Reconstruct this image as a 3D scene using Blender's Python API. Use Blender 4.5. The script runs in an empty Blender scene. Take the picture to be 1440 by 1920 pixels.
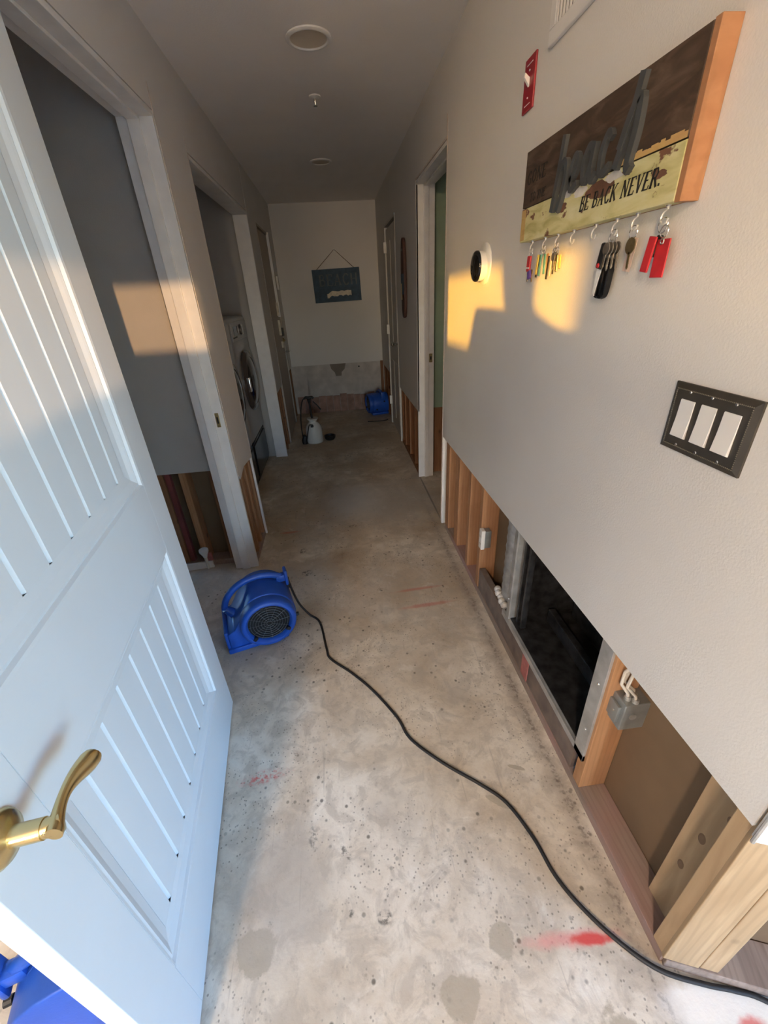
import bpy, bmesh, math, random
from mathutils import Vector, Matrix
random.seed(7)
S = bpy.context.scene
COL = S.collection
R = math.radians

# ------------------------------------------------------------------ camera
cam_d = bpy.data.cameras.new('camera'); cam = bpy.data.objects.new('camera', cam_d); COL.objects.link(cam)
# world axes (rows) expressed in camera axes x right, y down, z forward
RW = ((0.99208, -0.098314, 0.078171), (-0.115219, -0.46452, 0.878035), (-0.050011, -0.880088, -0.472169))
cam.matrix_world = Matrix(((RW[0][0], -RW[0][1], -RW[0][2], 0), (RW[1][0], -RW[1][1], -RW[1][2], 0),
                           (RW[2][0], -RW[2][1], -RW[2][2], 1.5), (0, 0, 0, 1)))
cam_d.sensor_fit = 'VERTICAL'; cam_d.sensor_height = 36; cam_d.lens = 771.0 / 1920 * 36
cam_d.clip_start = .02
S.camera = cam

# ------------------------------------------------------------------ sky, sun, exposure
SUN_DIR = Vector((0.5, 1.0, -0.022)).normalized()
w = bpy.data.worlds.new('sky'); S.world = w; w.use_nodes = True
nt = w.node_tree; bg = nt.nodes['Background']
sky = nt.nodes.new('ShaderNodeTexSky'); sky.sky_type = 'NISHITA'; sky.sun_disc = False
sky.sun_elevation = R(9); sky.sun_rotation = math.atan2(-SUN_DIR.x, -SUN_DIR.y)
nt.links.new(sky.outputs[0], bg.inputs[0]); bg.inputs[1].default_value = 7.0; sky.ozone_density = 5.0

def lamp(name, kind, loc, direction, energy, color, **kw):
    d = bpy.data.lights.new(name, kind); o = bpy.data.objects.new(name, d); COL.objects.link(o)
    o.location = loc; d.energy = energy; d.color = color
    o.rotation_euler = Vector(direction).to_track_quat('-Z', 'Y').to_euler()
    for k, v in kw.items(): setattr(d, k, v)
    return o
lamp('evening_sun', 'SUN', (-6, -12, 2), SUN_DIR, 7.0, (1.0, 0.50, 0.04), angle=R(.6))
# added outdoor spot standing in for sun reflected off an unseen window pane
GL = Vector((-0.38, 1.0, -0.012)).normalized()
GT = Vector((-0.74, 2.22, 1.45))
lamp('glint_stand_in', 'SPOT', GT - GL * 30, GL, 20000, (1.0, 0.60, 0.28), spot_size=R(2.4), spot_blend=0.1, shadow_soft_size=.10)
for nm, loc, dr, sx, sy in (('portal_side', (3.36, -2.45, 1.3), (-1, 0, 0), 2.3, 1.9), ('portal_back', (.18, -3.99, 1.15), (0, 1, 0), .26, 1.9)):
    p = lamp(nm, 'AREA', loc, dr, 1, (1, 1, 1), shape='RECTANGLE', size=sx, size_y=sy)
    p.data.cycles.is_portal = True
S.view_settings.view_transform = 'Standard'; S.view_settings.look = 'None'
S.view_settings.gamma = 1; S.view_settings.use_curve_mapping = False
S.view_settings.exposure = 0.60

# ------------------------------------------------------------------ mesh helpers
class MB:
    def __init__(s): s.v = []; s.f = []
    def add(s, vs, fs):
        n = len(s.v); s.v += [tuple(v) for v in vs]; s.f += [tuple(i + n for i in f) for f in fs]; return s
    def box(s, x0, x1, y0, y1, z0, z1):
        return s.add([(x0,y0,z0),(x1,y0,z0),(x1,y1,z0),(x0,y1,z0),(x0,y0,z1),(x1,y0,z1),(x1,y1,z1),(x0,y1,z1)],
                     [(0,3,2,1),(4,5,6,7),(0,1,5,4),(1,2,6,5),(2,3,7,6),(3,0,4,7)])
    def prism(s, pts, vec):
        "closed polygon (3-D points) swept by vec"
        n = len(pts); vec = Vector(vec); a = [Vector(p) for p in pts]; b = [p + vec for p in a]
        return s.add(a + b, [tuple(range(n - 1, -1, -1)), tuple(range(n, 2 * n))] + [(i, (i + 1) % n, n + (i + 1) % n, n + i) for i in range(n)])
    def tube(s, path, r, seg=8, caps=True):
        path = [Vector(p) for p in path]; n = len(path)
        rr = r if isinstance(r, (list, tuple)) else [r] * n
        vs = []; fs = []; up = None
        for i, p in enumerate(path):
            t = (path[min(i + 1, n - 1)] - path[max(i - 1, 0)]).normalized()
            if up is None: up = t.orthogonal().normalized()
            u = (up - t * up.dot(t)); u = u.normalized() if u.length > 1e-6 else t.orthogonal().normalized()
            up = u; w_ = t.cross(u)
            for k in range(seg):
                a = 2 * math.pi * k / seg; vs.append(p + (u * math.cos(a) + w_ * math.sin(a)) * rr[i])
        for i in range(n - 1):
            for k in range(seg):
                k2 = (k + 1) % seg; fs.append((i * seg + k, i * seg + k2, (i + 1) * seg + k2, (i + 1) * seg + k))
        if caps: fs += [tuple(range(seg - 1, -1, -1)), tuple(range((n - 1) * seg, n * seg))]
        return s.add(vs, fs)
    def cyl(s, a, b, r, seg=20): return s.tube([a, b], r, seg)
    def lathe(s, prof, o=(0, 0, 0), ax='z', seg=32, caps=True):
        "profile of (radius, height) about an axis"
        vs = []; fs = []; n = len(prof); o = Vector(o)
        for r, h in prof:
            for k in range(seg):
                a = 2 * math.pi * k / seg; c, q = r * math.cos(a), r * math.sin(a)
                v = {'z': (c, q, h), 'y': (c, h, q), 'x': (h, c, q)}[ax]; vs.append(o + Vector(v))
        for i in range(n - 1):
            for k in range(seg):
                k2 = (k + 1) % seg; fs.append((i * seg + k, i * seg + k2, (i + 1) * seg + k2, (i + 1) * seg + k))
        if caps: fs += [tuple(range(seg - 1, -1, -1)), tuple(range((n - 1) * seg, n * seg))]
        return s.add(vs, fs)
    def torus(s, o, R0, r, ax='y', seg=32, rs=8):
        o = Vector(o); pts = []
        for k in range(seg + 1):
            a = 2 * math.pi * k / seg; c, q = R0 * math.cos(a), R0 * math.sin(a)
            pts.append(o + Vector({'z': (c, q, 0), 'y': (c, 0, q), 'x': (0, c, q)}[ax]))
        return s.tube(pts, r, rs, False)
    def ribbon(s, pts, wid, a, b, f):
        "flat stroke in (u,v) between depths a and b; f maps u,v,d to 3-D"
        n = len(pts); L = []; Rr = []
        for i, (u, v) in enumerate(pts):
            w_ = wid[i] if isinstance(wid, (list, tuple)) else wid
            p0 = pts[max(i - 1, 0)]; p1 = pts[min(i + 1, n - 1)]
            tx, ty = p1[0] - p0[0], p1[1] - p0[1]; l = math.hypot(tx, ty) or 1
            nx, ny = -ty / l * w_ / 2, tx / l * w_ / 2
            L.append((u + nx, v + ny)); Rr.append((u - nx, v - ny))
        vs = []; fs = []
        for i in range(n): vs += [f(*L[i], a), f(*Rr[i], a), f(*L[i], b), f(*Rr[i], b)]
        for i in range(n - 1):
            k = i * 4; fs += [(k, k + 1, k + 5, k + 4), (k + 2, k + 6, k + 7, k + 3), (k, k + 4, k + 6, k + 2), (k + 1, k + 3, k + 7, k + 5)]
        fs += [(0, 2, 3, 1), (4 * n - 4, 4 * n - 3, 4 * n - 1, 4 * n - 2)]
        return s.add(vs, fs)
    def xf(s, m): s.v = [tuple(m @ Vector(v)) for v in s.v]; return s
    def build(s, name, mat, parent=None, bevel=0, smooth=False, seg=2):
        me = bpy.data.meshes.new(name)
        off = Vector((0, 0, 0))
        if parent is not None and parent.get('_w'): off = Vector(parent['_w'])
        me.from_pydata([Vector(v) - off for v in s.v], [], s.f)
        bm = bmesh.new(); bm.from_mesh(me); bmesh.ops.recalc_face_normals(bm, faces=bm.faces)
        if bevel:
            es = [e for e in bm.edges if len(e.link_faces) == 2 and e.calc_face_angle(0) > .6]
            bmesh.ops.bevel(bm, geom=es, offset=bevel, segments=seg, affect='EDGES', profile=.5, clamp_overlap=True)
        bm.to_mesh(me); bm.free()
        if smooth:
            for p in me.polygons: p.use_smooth = True
            try: me.set_sharp_from_angle(angle=R(40))
            except Exception: pass
        me.materials.append(mat)
        o = bpy.data.objects.new(name, me); COL.objects.link(o)
        if parent is not None:
            o.parent = parent
            if parent.get('_w'): o['_w'] = parent['_w']
        return o

def box(*a): return MB().box(*a)
def tag(o, label=None, cat=None, group=None, kind=None):
    if label: o['label'] = label
    if cat: o['category'] = cat
    if group: o['group'] = group
    if kind: o['kind'] = kind
    return o
def thing(name, label, cat, loc=(0, 0, 0), rz=0, group=None, world=False, kind=None):
    "Empty at the thing's base; world=True: parts are given in world coordinates"
    o = bpy.data.objects.new(name, None); COL.objects.link(o); o.location = loc; o.rotation_euler.z = rz
    o.empty_display_size = .05
    if world: o['_w'] = tuple(loc)
    return tag(o, label, cat, group, kind)
def kids(o): return [c for c in bpy.data.objects if c.parent == o]
def copy_tree(o, parent=None):
    c = o.copy(); COL.objects.link(c); c.parent = parent
    for ch in kids(o): copy_tree(ch, c)
    return c

# ------------------------------------------------------------------ materials
def new_mat(name):
    m = bpy.data.materials.new(name); m.use_nodes = True
    return m, m.node_tree, m.node_tree.nodes['Principled BSDF']
def N(t, kind, **kw):
    n = t.nodes.new(kind)
    for k, v in kw.items():
        if k.startswith('i_'):
            key = k[2:]; key = int(key) if key.isdigit() else key
            n.inputs[key].default_value = v
        else: setattr(n, k, v)
    return n
def mapping(t, scale=(1, 1, 1), loc=(0, 0, 0), rot=(0, 0, 0)):
    tc = N(t, 'ShaderNodeTexCoord'); mp = N(t, 'ShaderNodeMapping')
    mp.inputs['Scale'].default_value = scale; mp.inputs['Location'].default_value = loc; mp.inputs['Rotation'].default_value = rot
    t.links.new(tc.outputs['Object'], mp.inputs['Vector']); return mp.outputs[0]
def ramp(t, fac, stops):
    r = N(t, 'ShaderNodeValToRGB'); cr = r.color_ramp
    while len(cr.elements) < len(stops): cr.elements.new(.5)
    for e, (p, c) in zip(cr.elements, stops): e.position = p; e.color = (*c, 1)
    t.links.new(fac, r.inputs[0]); return r.outputs[0]
def mixc(t, fac, a, b, mode='MIX'):
    n = N(t, 'ShaderNodeMix', data_type='RGBA', blend_type=mode)
    for sock, v in ((n.inputs[0], fac), (n.inputs[6], a), (n.inputs[7], b)):
        if hasattr(v, 'links') or isinstance(v, bpy.types.NodeSocket): t.links.new(v, sock)
        elif isinstance(v, (int, float)): sock.default_value = v
        else: sock.default_value = (*v, 1)
    return n.outputs[2]
def plain(name, col, rough=.5, metal=0, var=.06, scale=8, bump=0, bscale=60, spec=.5):
    m, t, b = new_mat(name); v = mapping(t)
    n = N(t, 'ShaderNodeTexNoise', i_Scale=scale, i_Detail=4.0); t.links.new(v, n.inputs['Vector'])
    lo = tuple(max(0, c * (1 - var)) for c in col); hi = tuple(min(1, c * (1 + var)) for c in col)
    t.links.new(ramp(t, n.outputs[0], [(.3, lo), (.7, hi)]), b.inputs['Base Color'])
    b.inputs['Roughness'].default_value = rough; b.inputs['Metallic'].default_value = metal
    b.inputs['Specular IOR Level'].default_value = spec
    if bump:
        n2 = N(t, 'ShaderNodeTexNoise', i_Scale=bscale, i_Detail=3.0); t.links.new(v, n2.inputs['Vector'])
        bp = N(t, 'ShaderNodeBump', i_Strength=bump, i_Distance=.002); t.links.new(n2.outputs[0], bp.inputs['Height'])
        t.links.new(bp.outputs[0], b.inputs['Normal'])
    return m
def wood(name, c1, c2, scale=(9, 9, 1.0), rough=.7, knots=True, stain=None):
    m, t, b = new_mat(name); v = mapping(t, scale)
    n = N(t, 'ShaderNodeTexNoise', i_Scale=3.0, i_Detail=6.0, i_Distortion=1.2); t.links.new(v, n.inputs['Vector'])
    wv = N(t, 'ShaderNodeTexWave', i_Scale=2.2, i_Distortion=6.0, i_Detail=3.0); t.links.new(v, wv.inputs['Vector'])
    col = ramp(t, n.outputs[0], [(.3, c1), (.7, c2)])
    dk = tuple(c * .72 for c in c1)
    mr = N(t, 'ShaderNodeMapRange', i_1=.55, i_2=.95, i_3=0.0, i_4=.30); t.links.new(wv.outputs[0], mr.inputs[0])
    col = mixc(t, mr.outputs[0], col, dk)
    if knots:
        vo = N(t, 'ShaderNodeTexVoronoi', i_Scale=1.0); t.links.new(mapping(t, (6, 6, 4)), vo.inputs['Vector'])
        k = N(t, 'ShaderNodeMapRange', i_1=.10, i_2=.05, i_3=0.0, i_4=.8); t.links.new(vo.outputs[0], k.inputs[0])
        col = mixc(t, k.outputs[0], col, tuple(c * .35 for c in c1))
    if stain:
        n3 = N(t, 'ShaderNodeTexNoise', i_Scale=2.3, i_Detail=4.0); t.links.new(mapping(t, (1, 1, 1), (3, 1, 2)), n3.inputs['Vector'])
        mr3 = N(t, 'ShaderNodeMapRange', i_1=.52, i_2=.66, i_3=0.0, i_4=.7); t.links.new(n3.outputs[0], mr3.inputs[0])
        col = mixc(t, mr3.outputs[0], col, stain)
    t.links.new(col, b.inputs['Base Color']); b.inputs['Roughness'].default_value = rough
    bp = N(t, 'ShaderNodeBump', i_Strength=.25, i_Distance=.002); t.links.new(n.outputs[0], bp.inputs['Height']); t.links.new(bp.outputs[0], b.inputs['Normal'])
    return m

M = {}
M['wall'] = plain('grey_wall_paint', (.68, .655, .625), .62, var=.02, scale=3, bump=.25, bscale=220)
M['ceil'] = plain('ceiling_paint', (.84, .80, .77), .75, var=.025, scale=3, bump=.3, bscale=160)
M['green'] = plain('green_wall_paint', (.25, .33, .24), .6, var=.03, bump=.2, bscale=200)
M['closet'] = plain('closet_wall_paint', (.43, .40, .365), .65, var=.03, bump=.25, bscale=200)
M['trim'] = plain('white_trim_paint', (.74, .72, .70), .42, var=.05, scale=14, bump=.15, bscale=40)
M['gypsum'] = plain('torn_gypsum', (.62, .54, .48), .9, var=.15, scale=60, bump=.6, bscale=120)
M['door'] = plain('white_door_paint', (.74, .74, .75), .38, var=.015, scale=6, bump=.06, bscale=90)
M['plaster'] = plain('old_white_plaster', (.52, .47, .43), .8, var=.16, scale=9, bump=.4, bscale=60)
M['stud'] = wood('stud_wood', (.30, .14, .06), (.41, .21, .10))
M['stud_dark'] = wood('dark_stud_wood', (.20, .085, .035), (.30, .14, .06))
M['stud_pale'] = wood('pale_stud_wood', (.36, .235, .125), (.47, .325, .185))
M['stud_orange'] = wood('orange_stud_wood', (.36, .17, .07), (.47, .25, .12), stain=(.30, .17, .10))
M['plate'] = wood('dusty_plate_wood', (.23, .17, .135), (.34, .26, .21), scale=(9, 1, 9), knots=False, stain=(.36, .20, .18))
M['kraft'] = plain('brown_kraft_paper', (.17, .105, .055), .8, var=.10, scale=5)
M['galv'] = plain('galvanised_steel', (.50, .50, .49), .42, .65, var=.22, scale=18, bump=.2)
M['black_metal'] = plain('black_duct_metal', (.030, .030, .032), .40, .3, var=.7, scale=25, bump=.4, bscale=30)
M['foil'] = plain('grey_foil_duct', (.36, .37, .38), .35, .5, var=.25, scale=30, bump=.6, bscale=70)
M['brass'] = plain('polished_brass', (.70, .56, .29), .27, 1.0, var=.06, scale=4)
M['brass_old'] = plain('dull_brass', (.36, .27, .13), .38, .9, var=.2, scale=40)
M['blue'] = plain('blue_moulded_plastic', (.017, .085, .42), .38, var=.10, scale=12, bump=.15, bscale=150)
M['black'] = plain('black_plastic', (.012, .012, .013), .42, var=.2)
M['rubber'] = plain('black_rubber_cord', (.010, .009, .009), .55, var=.2)
M['gloss_black'] = plain('gloss_black', (.004, .004, .005), .05, var=.1)
M['white_pl'] = plain('white_plastic', (.78, .76, .73), .4, var=.03)
M['bronze'] = plain('dark_bronze_plate', (.075, .064, .052), .45, .45, var=.18, scale=20, bump=.15)
M['bronze_edge'] = plain('worn_bronze_edge', (.22, .19, .14), .4, .6, var=.3, scale=60)
M['chrome'] = plain('chrome', (.75, .74, .72), .14, 1.0, var=.05)
M['steel_key'] = plain('worn_key_steel', (.50, .46, .40), .3, .9, var=.2, scale=60)
M['bronze_key'] = plain('brass_key', (.42, .32, .17), .3, .9, var=.2, scale=60)
M['red'] = plain('red_plastic_tag', (.50, .022, .030), .45, var=.2, scale=20)
M['red_plate'] = plain('red_switch_plate', (.30, .010, .022), .35, var=.08)
M['purple'] = plain('purple_tag', (.12, .06, .28), .4)
M['teal'] = plain('teal_key_cover', (.08, .28, .27), .45)
M['yellow'] = plain('yellow_key_cover', (.62, .46, .10), .45)
M['beige'] = plain('beige_paper_tag', (.66, .50, .42), .7)
M['silver'] = plain('silver_appliance', (.48, .47, .46), .34, .35, var=.04)
M['pedestal'] = plain('black_appliance', (.016, .016, .018), .22, var=.2)
M['glass_dark'] = plain('dark_door_glass', (.020, .014, .014), .06, var=.2)
M['poly'] = plain('translucent_white_plastic', (.62, .60, .56), .35, var=.06)
M['sign_blue'] = plain('faded_blue_board', (.045, .085, .135), .7, var=.25, scale=14)
M['sign_grey'] = plain('sign_letter_grey', (.10, .125, .15), .7, var=.2, scale=30)
M['sign_white'] = plain('sign_white_paint', (.66, .60, .50), .7, var=.2, scale=30)
M['string'] = plain('brown_twine', (.10, .07, .05), .9)
M['ink'] = plain('black_letter_paint', (.012, .010, .009), .7)
M['letter3d'] = plain('charcoal_painted_letter', (.060, .064, .066), .5, var=.15, scale=30)
M['pine'] = wood('orange_pine_end', (.36, .165, .075), (.43, .215, .105), scale=(4, 4, 9), knots=False)
M['jbox'] = plain('grey_steel_box', (.30, .31, .30), .4, .6, var=.15, scale=20)
M['cable'] = plain('white_cable_sheath', (.62, .57, .50), .5)
M['insul'] = plain('white_insulation', (.60, .58, .56), .9, var=.2, scale=40, bump=.8)
M['board_red'] = wood('surfboard_dark_wood', (.045, .018, .014), (.085, .035, .028), knots=False)
M['red_spray'] = plain('red_spray_paint', (.42, .14, .12), .8, var=.2, scale=40)
M['skin'] = plain('skin', (.45, .28, .2), .5); M['cloth'] = plain('dark_shirt', (.05, .055, .07), .8); M['hair'] = plain('dark_hair', (.03, .02, .015), .6)
M['blind'] = plain('opaque_roller_blind', (.55, .53, .50), .8)

def floor_material():
    m, t, b = new_mat('stained_concrete'); L = t.links
    tc = N(t, 'ShaderNodeTexCoord'); P = tc.outputs['Object']
    def noise(scale, detail=5.0, dist=0.0, off=0):
        mp = N(t, 'ShaderNodeMapping'); mp.inputs['Location'].default_value = (off, off * .7, 0); L.new(P, mp.inputs[0])
        n = N(t, 'ShaderNodeTexNoise', i_Scale=scale, i_Detail=detail, i_Distortion=dist, i_Roughness=.65); L.new(mp.outputs[0], n.inputs['Vector']); return n.outputs[0]
    def rng(v, a, c, lo=0.0, hi=1.0):
        n = N(t, 'ShaderNodeMapRange', i_1=a, i_2=c, i_3=lo, i_4=hi); n.interpolation_type = 'SMOOTHSTEP'; L.new(v, n.inputs[0]); return n.outputs[0]
    def mul(a, c):
        n = N(t, 'ShaderNodeMath', operation='MULTIPLY'); 
        for i, q in enumerate((a, c)):
            if isinstance(q, (int, float)): n.inputs[i].default_value = q
            else: L.new(q, n.inputs[i])
        return n.outputs[0]
    base = ramp(t, noise(2.6, 7, .6), [(.30, (.44, .355, .26)), (.46, (.66, .575, .455)), (.66, (.86, .80, .69))])
    # brown soiling further into the hall
    sx = N(t, 'ShaderNodeSeparateXYZ'); L.new(P, sx.inputs[0])
    soil = mul(rng(sx.outputs[1], .7, 1.9), rng(noise(1.7, 4, .4, 4), .30, .62))
    base = mixc(t, mul(soil, .62), base, (.36, .255, .155))
    base = mixc(t, mul(rng(noise(3.3, 4, .3, 11), .55, .72), .6), base, (.47, .42, .35))
    base = mixc(t, mul(rng(noise(9, 6, .5, 2), .58, .72), .35), base, (.86, .82, .74))
    base = mixc(t, mul(rng(noise(14, 7, .8, 21), .46, .62), .5), base, (.42, .36, .285))
    base = mixc(t, mul(rng(noise(38, 5, .3, 31), .56, .70), .30), base, (.35, .29, .22))
    # small dark pits and scuffs
    vo = N(t, 'ShaderNodeTexVoronoi', i_Scale=26.0, i_Randomness=1.0); L.new(P, vo.inputs['Vector'])
    base = mixc(t, mul(mul(rng(vo.outputs[0], .20, .08), rng(noise(2.2, 3, 0, 8), .44, .58)), .8), base, (.10, .085, .065))
    vo2 = N(t, 'ShaderNodeTexVoronoi', i_Scale=75.0); L.new(P, vo2.inputs['Vector'])
    base = mixc(t, mul(mul(rng(vo2.outputs[0], .26, .12), rng(noise(3.1, 3, 0, 6), .42, .58)), .65), base, (.16, .13, .10))
    st = N(t, 'ShaderNodeMapping'); st.inputs['Scale'].default_value = (60, 3.5, 1); st.inputs['Rotation'].default_value = (0, 0, .5); L.new(P, st.inputs[0])
    sn = N(t, 'ShaderNodeTexNoise', i_Scale=1.0, i_Detail=3.0); L.new(st.outputs[0], sn.inputs['Vector'])
    base = mixc(t, mul(rng(sn.outputs[0], .66, .72), .22), base, (.20, .17, .14))
    wob = noise(16, 5, .2, 3); wob2 = noise(60, 4, 0, 5)
    def blob(col, x, y, rx, ry, rot=0, soft=.25, fac=1.0, ragged=.9, speckle=0):
        nonlocal base
        mp = N(t, 'ShaderNodeMapping', vector_type='TEXTURE'); mp.inputs['Location'].default_value = (x, y, 0)
        mp.inputs['Rotation'].default_value = (0, 0, rot); mp.inputs['Scale'].default_value = (rx, ry, 1); L.new(P, mp.inputs[0])
        ln = N(t, 'ShaderNodeVectorMath', operation='LENGTH'); L.new(mp.outputs[0], ln.inputs[0])
        ad = N(t, 'ShaderNodeMath', operation='MULTIPLY_ADD'); L.new(wob, ad.inputs[0]); ad.inputs[1].default_value = ragged; L.new(ln.outputs[1], ad.inputs[2])
        k = rng(ad.outputs[0], 1 + soft + ragged * .5, 1 - soft + ragged * .5)
        if speckle: k = mul(k, rng(wob2, .5 - .12 * speckle + .06, .62))
        base = mixc(t, mul(k, fac), base, col)
    G = (.42, .36, .27)
    for a in ((.145, .305, .045, .040), (.28, .385, .034, .034), (-.36, .45, .05, .05), (.42, .13, .20, .10), (.12, .13, .10, .05),
              (.395, .70, .055, .012, -.55), (.49, .80, .03, .008, -.4)):
        blob(G, *a, soft=.10, fac=.8, ragged=1.5)
    D = (.07, .06, .05)
    for a in ((-.22, .68, .014, .035, .2), (-.12, .63, .010, .024, .6), (-.33, .50, .008, .010), (-.11, .49, .008, .009), (-.02, .47, .02, .015),
              (.0, 2.62, .03, .02), (-.1, 2.35, .02, .012), (.12, 1.86, .018, .014), (-.35, 2.35, .02, .03), (-.31, 2.1, .03, .03)):
        blob(D, *a, soft=.3, fac=.8, ragged=1.2, speckle=1)
    blob((.40, .36, .31), -.30, .58, .12, .16, 0, .5, .6)
    blob((.90, .87, .80), .74, .20, .15, .05, -.2, .2, .9)
    blob((.88, .85, .78), .35, .18, .10, .06, 0, .4, .6)
    blob((.80, .76, .70), .03, 3.05, .20, .28, 0, .6, .55); blob((.46, .45, .43), .25, 3.0, .4, .35, 0, .6, .5)
    # red marking paint
    RD = (.66, .085, .07)
    blob((.74, .30, .26), .455, .365, .11, .014, -.05, .7, .75, 1.8); blob(RD, .510, .358, .050, .011, -.12, .4, 1.0, 1.8)
    blob(RD, -.40, .895, .07, .018, .1, .6, .8, 1.2, 1); blob(RD, .78, .175, .03, .02, 0, .4, .8, 1.2); blob(RD, .72, .14, .04, .012, 0, .4, .8, 1.2)
    for a in ((.33, 1.83, .11, .010, .05), (.36, 1.69, .12, .012, .05), (-.45, 2.62, .06, .012, 0), (-.52, 1.72, .05, .10, 0)):
        blob((.50, .09, .06), *a, soft=.7, fac=.5, ragged=1.3)
    # black glue line along the right wall
    blob((.12, .10, .08), .604, 1.25, .010, 1.15, .012, .9, .8, 2.6, 1); blob((.25, .20, .16), .60, 1.2, .03, 1.2, .012, .9, .5, 2.0)
    blob((.14, .13, .12), .648, 3.0, .007, .44, 0, .5, .8, .8)
    L.new(base, b.inputs['Base Color'])
    L.new(rng(noise(3, 4, 0, 9), .3, .7, .55, .85), b.inputs['Roughness'])
    bp = N(t, 'ShaderNodeBump', i_Strength=.35, i_Distance=.003); L.new(noise(45, 6, 0, 1), bp.inputs['Height']); L.new(bp.outputs[0], b.inputs['Normal'])
    return m
M['floor'] = floor_material()

def painted_plank(name, colors, seed=0, patch=None):
    m, t, b = new_mat(name)
    n = N(t, 'ShaderNodeTexNoise', i_Scale=5.0, i_Detail=6.0, i_Distortion=.8); t.links.new(mapping(t, (6, 2.2, 8), (seed, 0, seed)), n.inputs['Vector'])
    col = ramp(t, n.outputs[0], [(.25 + .5 * i / (len(colors) - 1), c) for i, c in enumerate(colors)])
    if patch:
        n2 = N(t, 'ShaderNodeTexNoise', i_Scale=7.0, i_Detail=5.0); t.links.new(mapping(t, (2, 2.4, 3.5), (seed + 3, 1, 0)), n2.inputs['Vector'])
        k = N(t, 'ShaderNodeMapRange', i_1=.585, i_2=.61); t.links.new(n2.outputs[0], k.inputs[0]); col = mixc(t, k.outputs[0], col, patch)
    t.links.new(col, b.inputs['Base Color']); b.inputs['Roughness'].default_value = .75
    bp = N(t, 'ShaderNodeBump', i_Strength=.3, i_Distance=.002); t.links.new(n.outputs[0], bp.inputs['Height']); t.links.new(bp.outputs[0], b.inputs['Normal'])
    return m
M['plank_dark'] = painted_plank('dark_brown_plank', [(.030, .017, .010), (.060, .034, .020), (.13, .085, .055)], 1)
M['plank_yellow'] = painted_plank('cream_yellow_plank', [(.40, .36, .14), (.60, .55, .27), (.68, .64, .40)], 4, patch=(.17, .075, .04))
M['plank_edge'] = painted_plank('bare_plank_edge', [(.42, .26, .08), (.55, .36, .13), (.5, .3, .12)], 2)

# ================================================================== the setting
XL, XR, ZC, YE = -.617, .636, 2.46, 6.0
def struct(name, label, cat, mb, mat, **k):
    return tag(mb.build(name, mat, **k), label, cat, kind='structure')
fl = struct('floor', 'stained bare concrete floor running down the hall', 'floor', box(-4.2, 4.2, -4.6, 7.0, -.12, 0), M['floor'])
# ceiling with two round holes for the cans is not needed: cans are shallow and hang below
struct('ceiling', 'smooth grey-white hall ceiling', 'ceiling', box(-4.2, 4.2, -4.6, 7.0, ZC, ZC + .12), M['ceil'])

# ---- right wall: drywall cut off above the floor, framing exposed
T = .012
D2 = (2.545, 3.385)          # bedroom doorway
D3 = (4.42, 5.22)            # far right door
mb = MB().box(XR, XR + T, .300, D2[0], .652, ZC).box(XR, XR + T, D2[0], D2[1], 2.14, ZC)
mb.box(XR, XR + T, D2[1], D3[0], .60, ZC).box(XR, XR + T, D3[0], D3[1], 2.10, ZC).box(XR, XR + T, D3[1], YE, .62, ZC)
wr = struct('wall_right', 'grey right-hand hall wall with its drywall cut off above the floor', 'wall', mb, M['wall'])
rg = random.Random(3)
# torn gypsum edge where the doorway casing was pulled off
mb = MB(); z = .02
while z < 2.2:
    dz = rg.uniform(.03, .09); wv = rg.uniform(.006, .012); mb.box(XR - .0012, XR + .013, D2[0] - wv, D2[0] + rg.uniform(.001, .003), z, z + dz); z += dz
mb.box(XR - .001, XR + .012, D2[0] - .004, D2[0] + .010, 2.17, 2.225)
mb.build('torn_drywall_edge', M['gypsum'], wr)
X0, X1 = XR + T, XR + T + .089
box(X0, X1, .30, 2.47, 0, .038).build('bottom_plate', M['plate'], wr, .002)
for y, mt, z0 in ((2.43, 'stud', .038), (2.39, 'stud', .038), (2.205, 'stud', .038), (2.165, 'stud', .038), (1.945, 'stud', .038), (1.745, 'stud', .038), (.690, 'stud_orange', .038)):
    box(X0, X1, y, y + .038, z0, ZC).build('stud', M[mt], wr, .002)
box(X0 + .052, X1, .337, .425, .038, ZC).build('stud', M['stud_pale'], wr, .002)
box(X0, X1, .298, .336, .038, ZC).build('stud', M['stud_pale'], wr, .002)
for yk, zk, rk in ((.383, .395, .013), (.392, .255, .012), (.36, .52, .009)):
    MB().lathe([(0, -.0006), (rk * .6, -.0008), (rk, .0004)], (0, 0, 0), 'x', 14, False).xf(Matrix.Translation((X0 + .052, yk, zk)) @ Matrix.Diagonal((1, .8, 1.5, 1))).build('knot', plain('dark_knot', (.20, .12, .065), .7), wr)
# backs of the far side's drywall
for y0, y1 in ((.30, .735), (1.34, 2.47)):
    box(X1 + .001, X1 + .013, y0, y1, 0, ZC).build('backing_board', M['kraft'], wr)
box(X0 + .004, X0 + .036, .755, 1.74, .038, .165).build('blocking', plain('dusty_blocking', (.17, .125, .10), .85, var=.3, scale=14, bump=.4), wr, .002)
box(X0 - .003, X0 + .0, 1.10, 1.155, .05, .165).build('paint_mark', M['red_spray'], wr)
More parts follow.
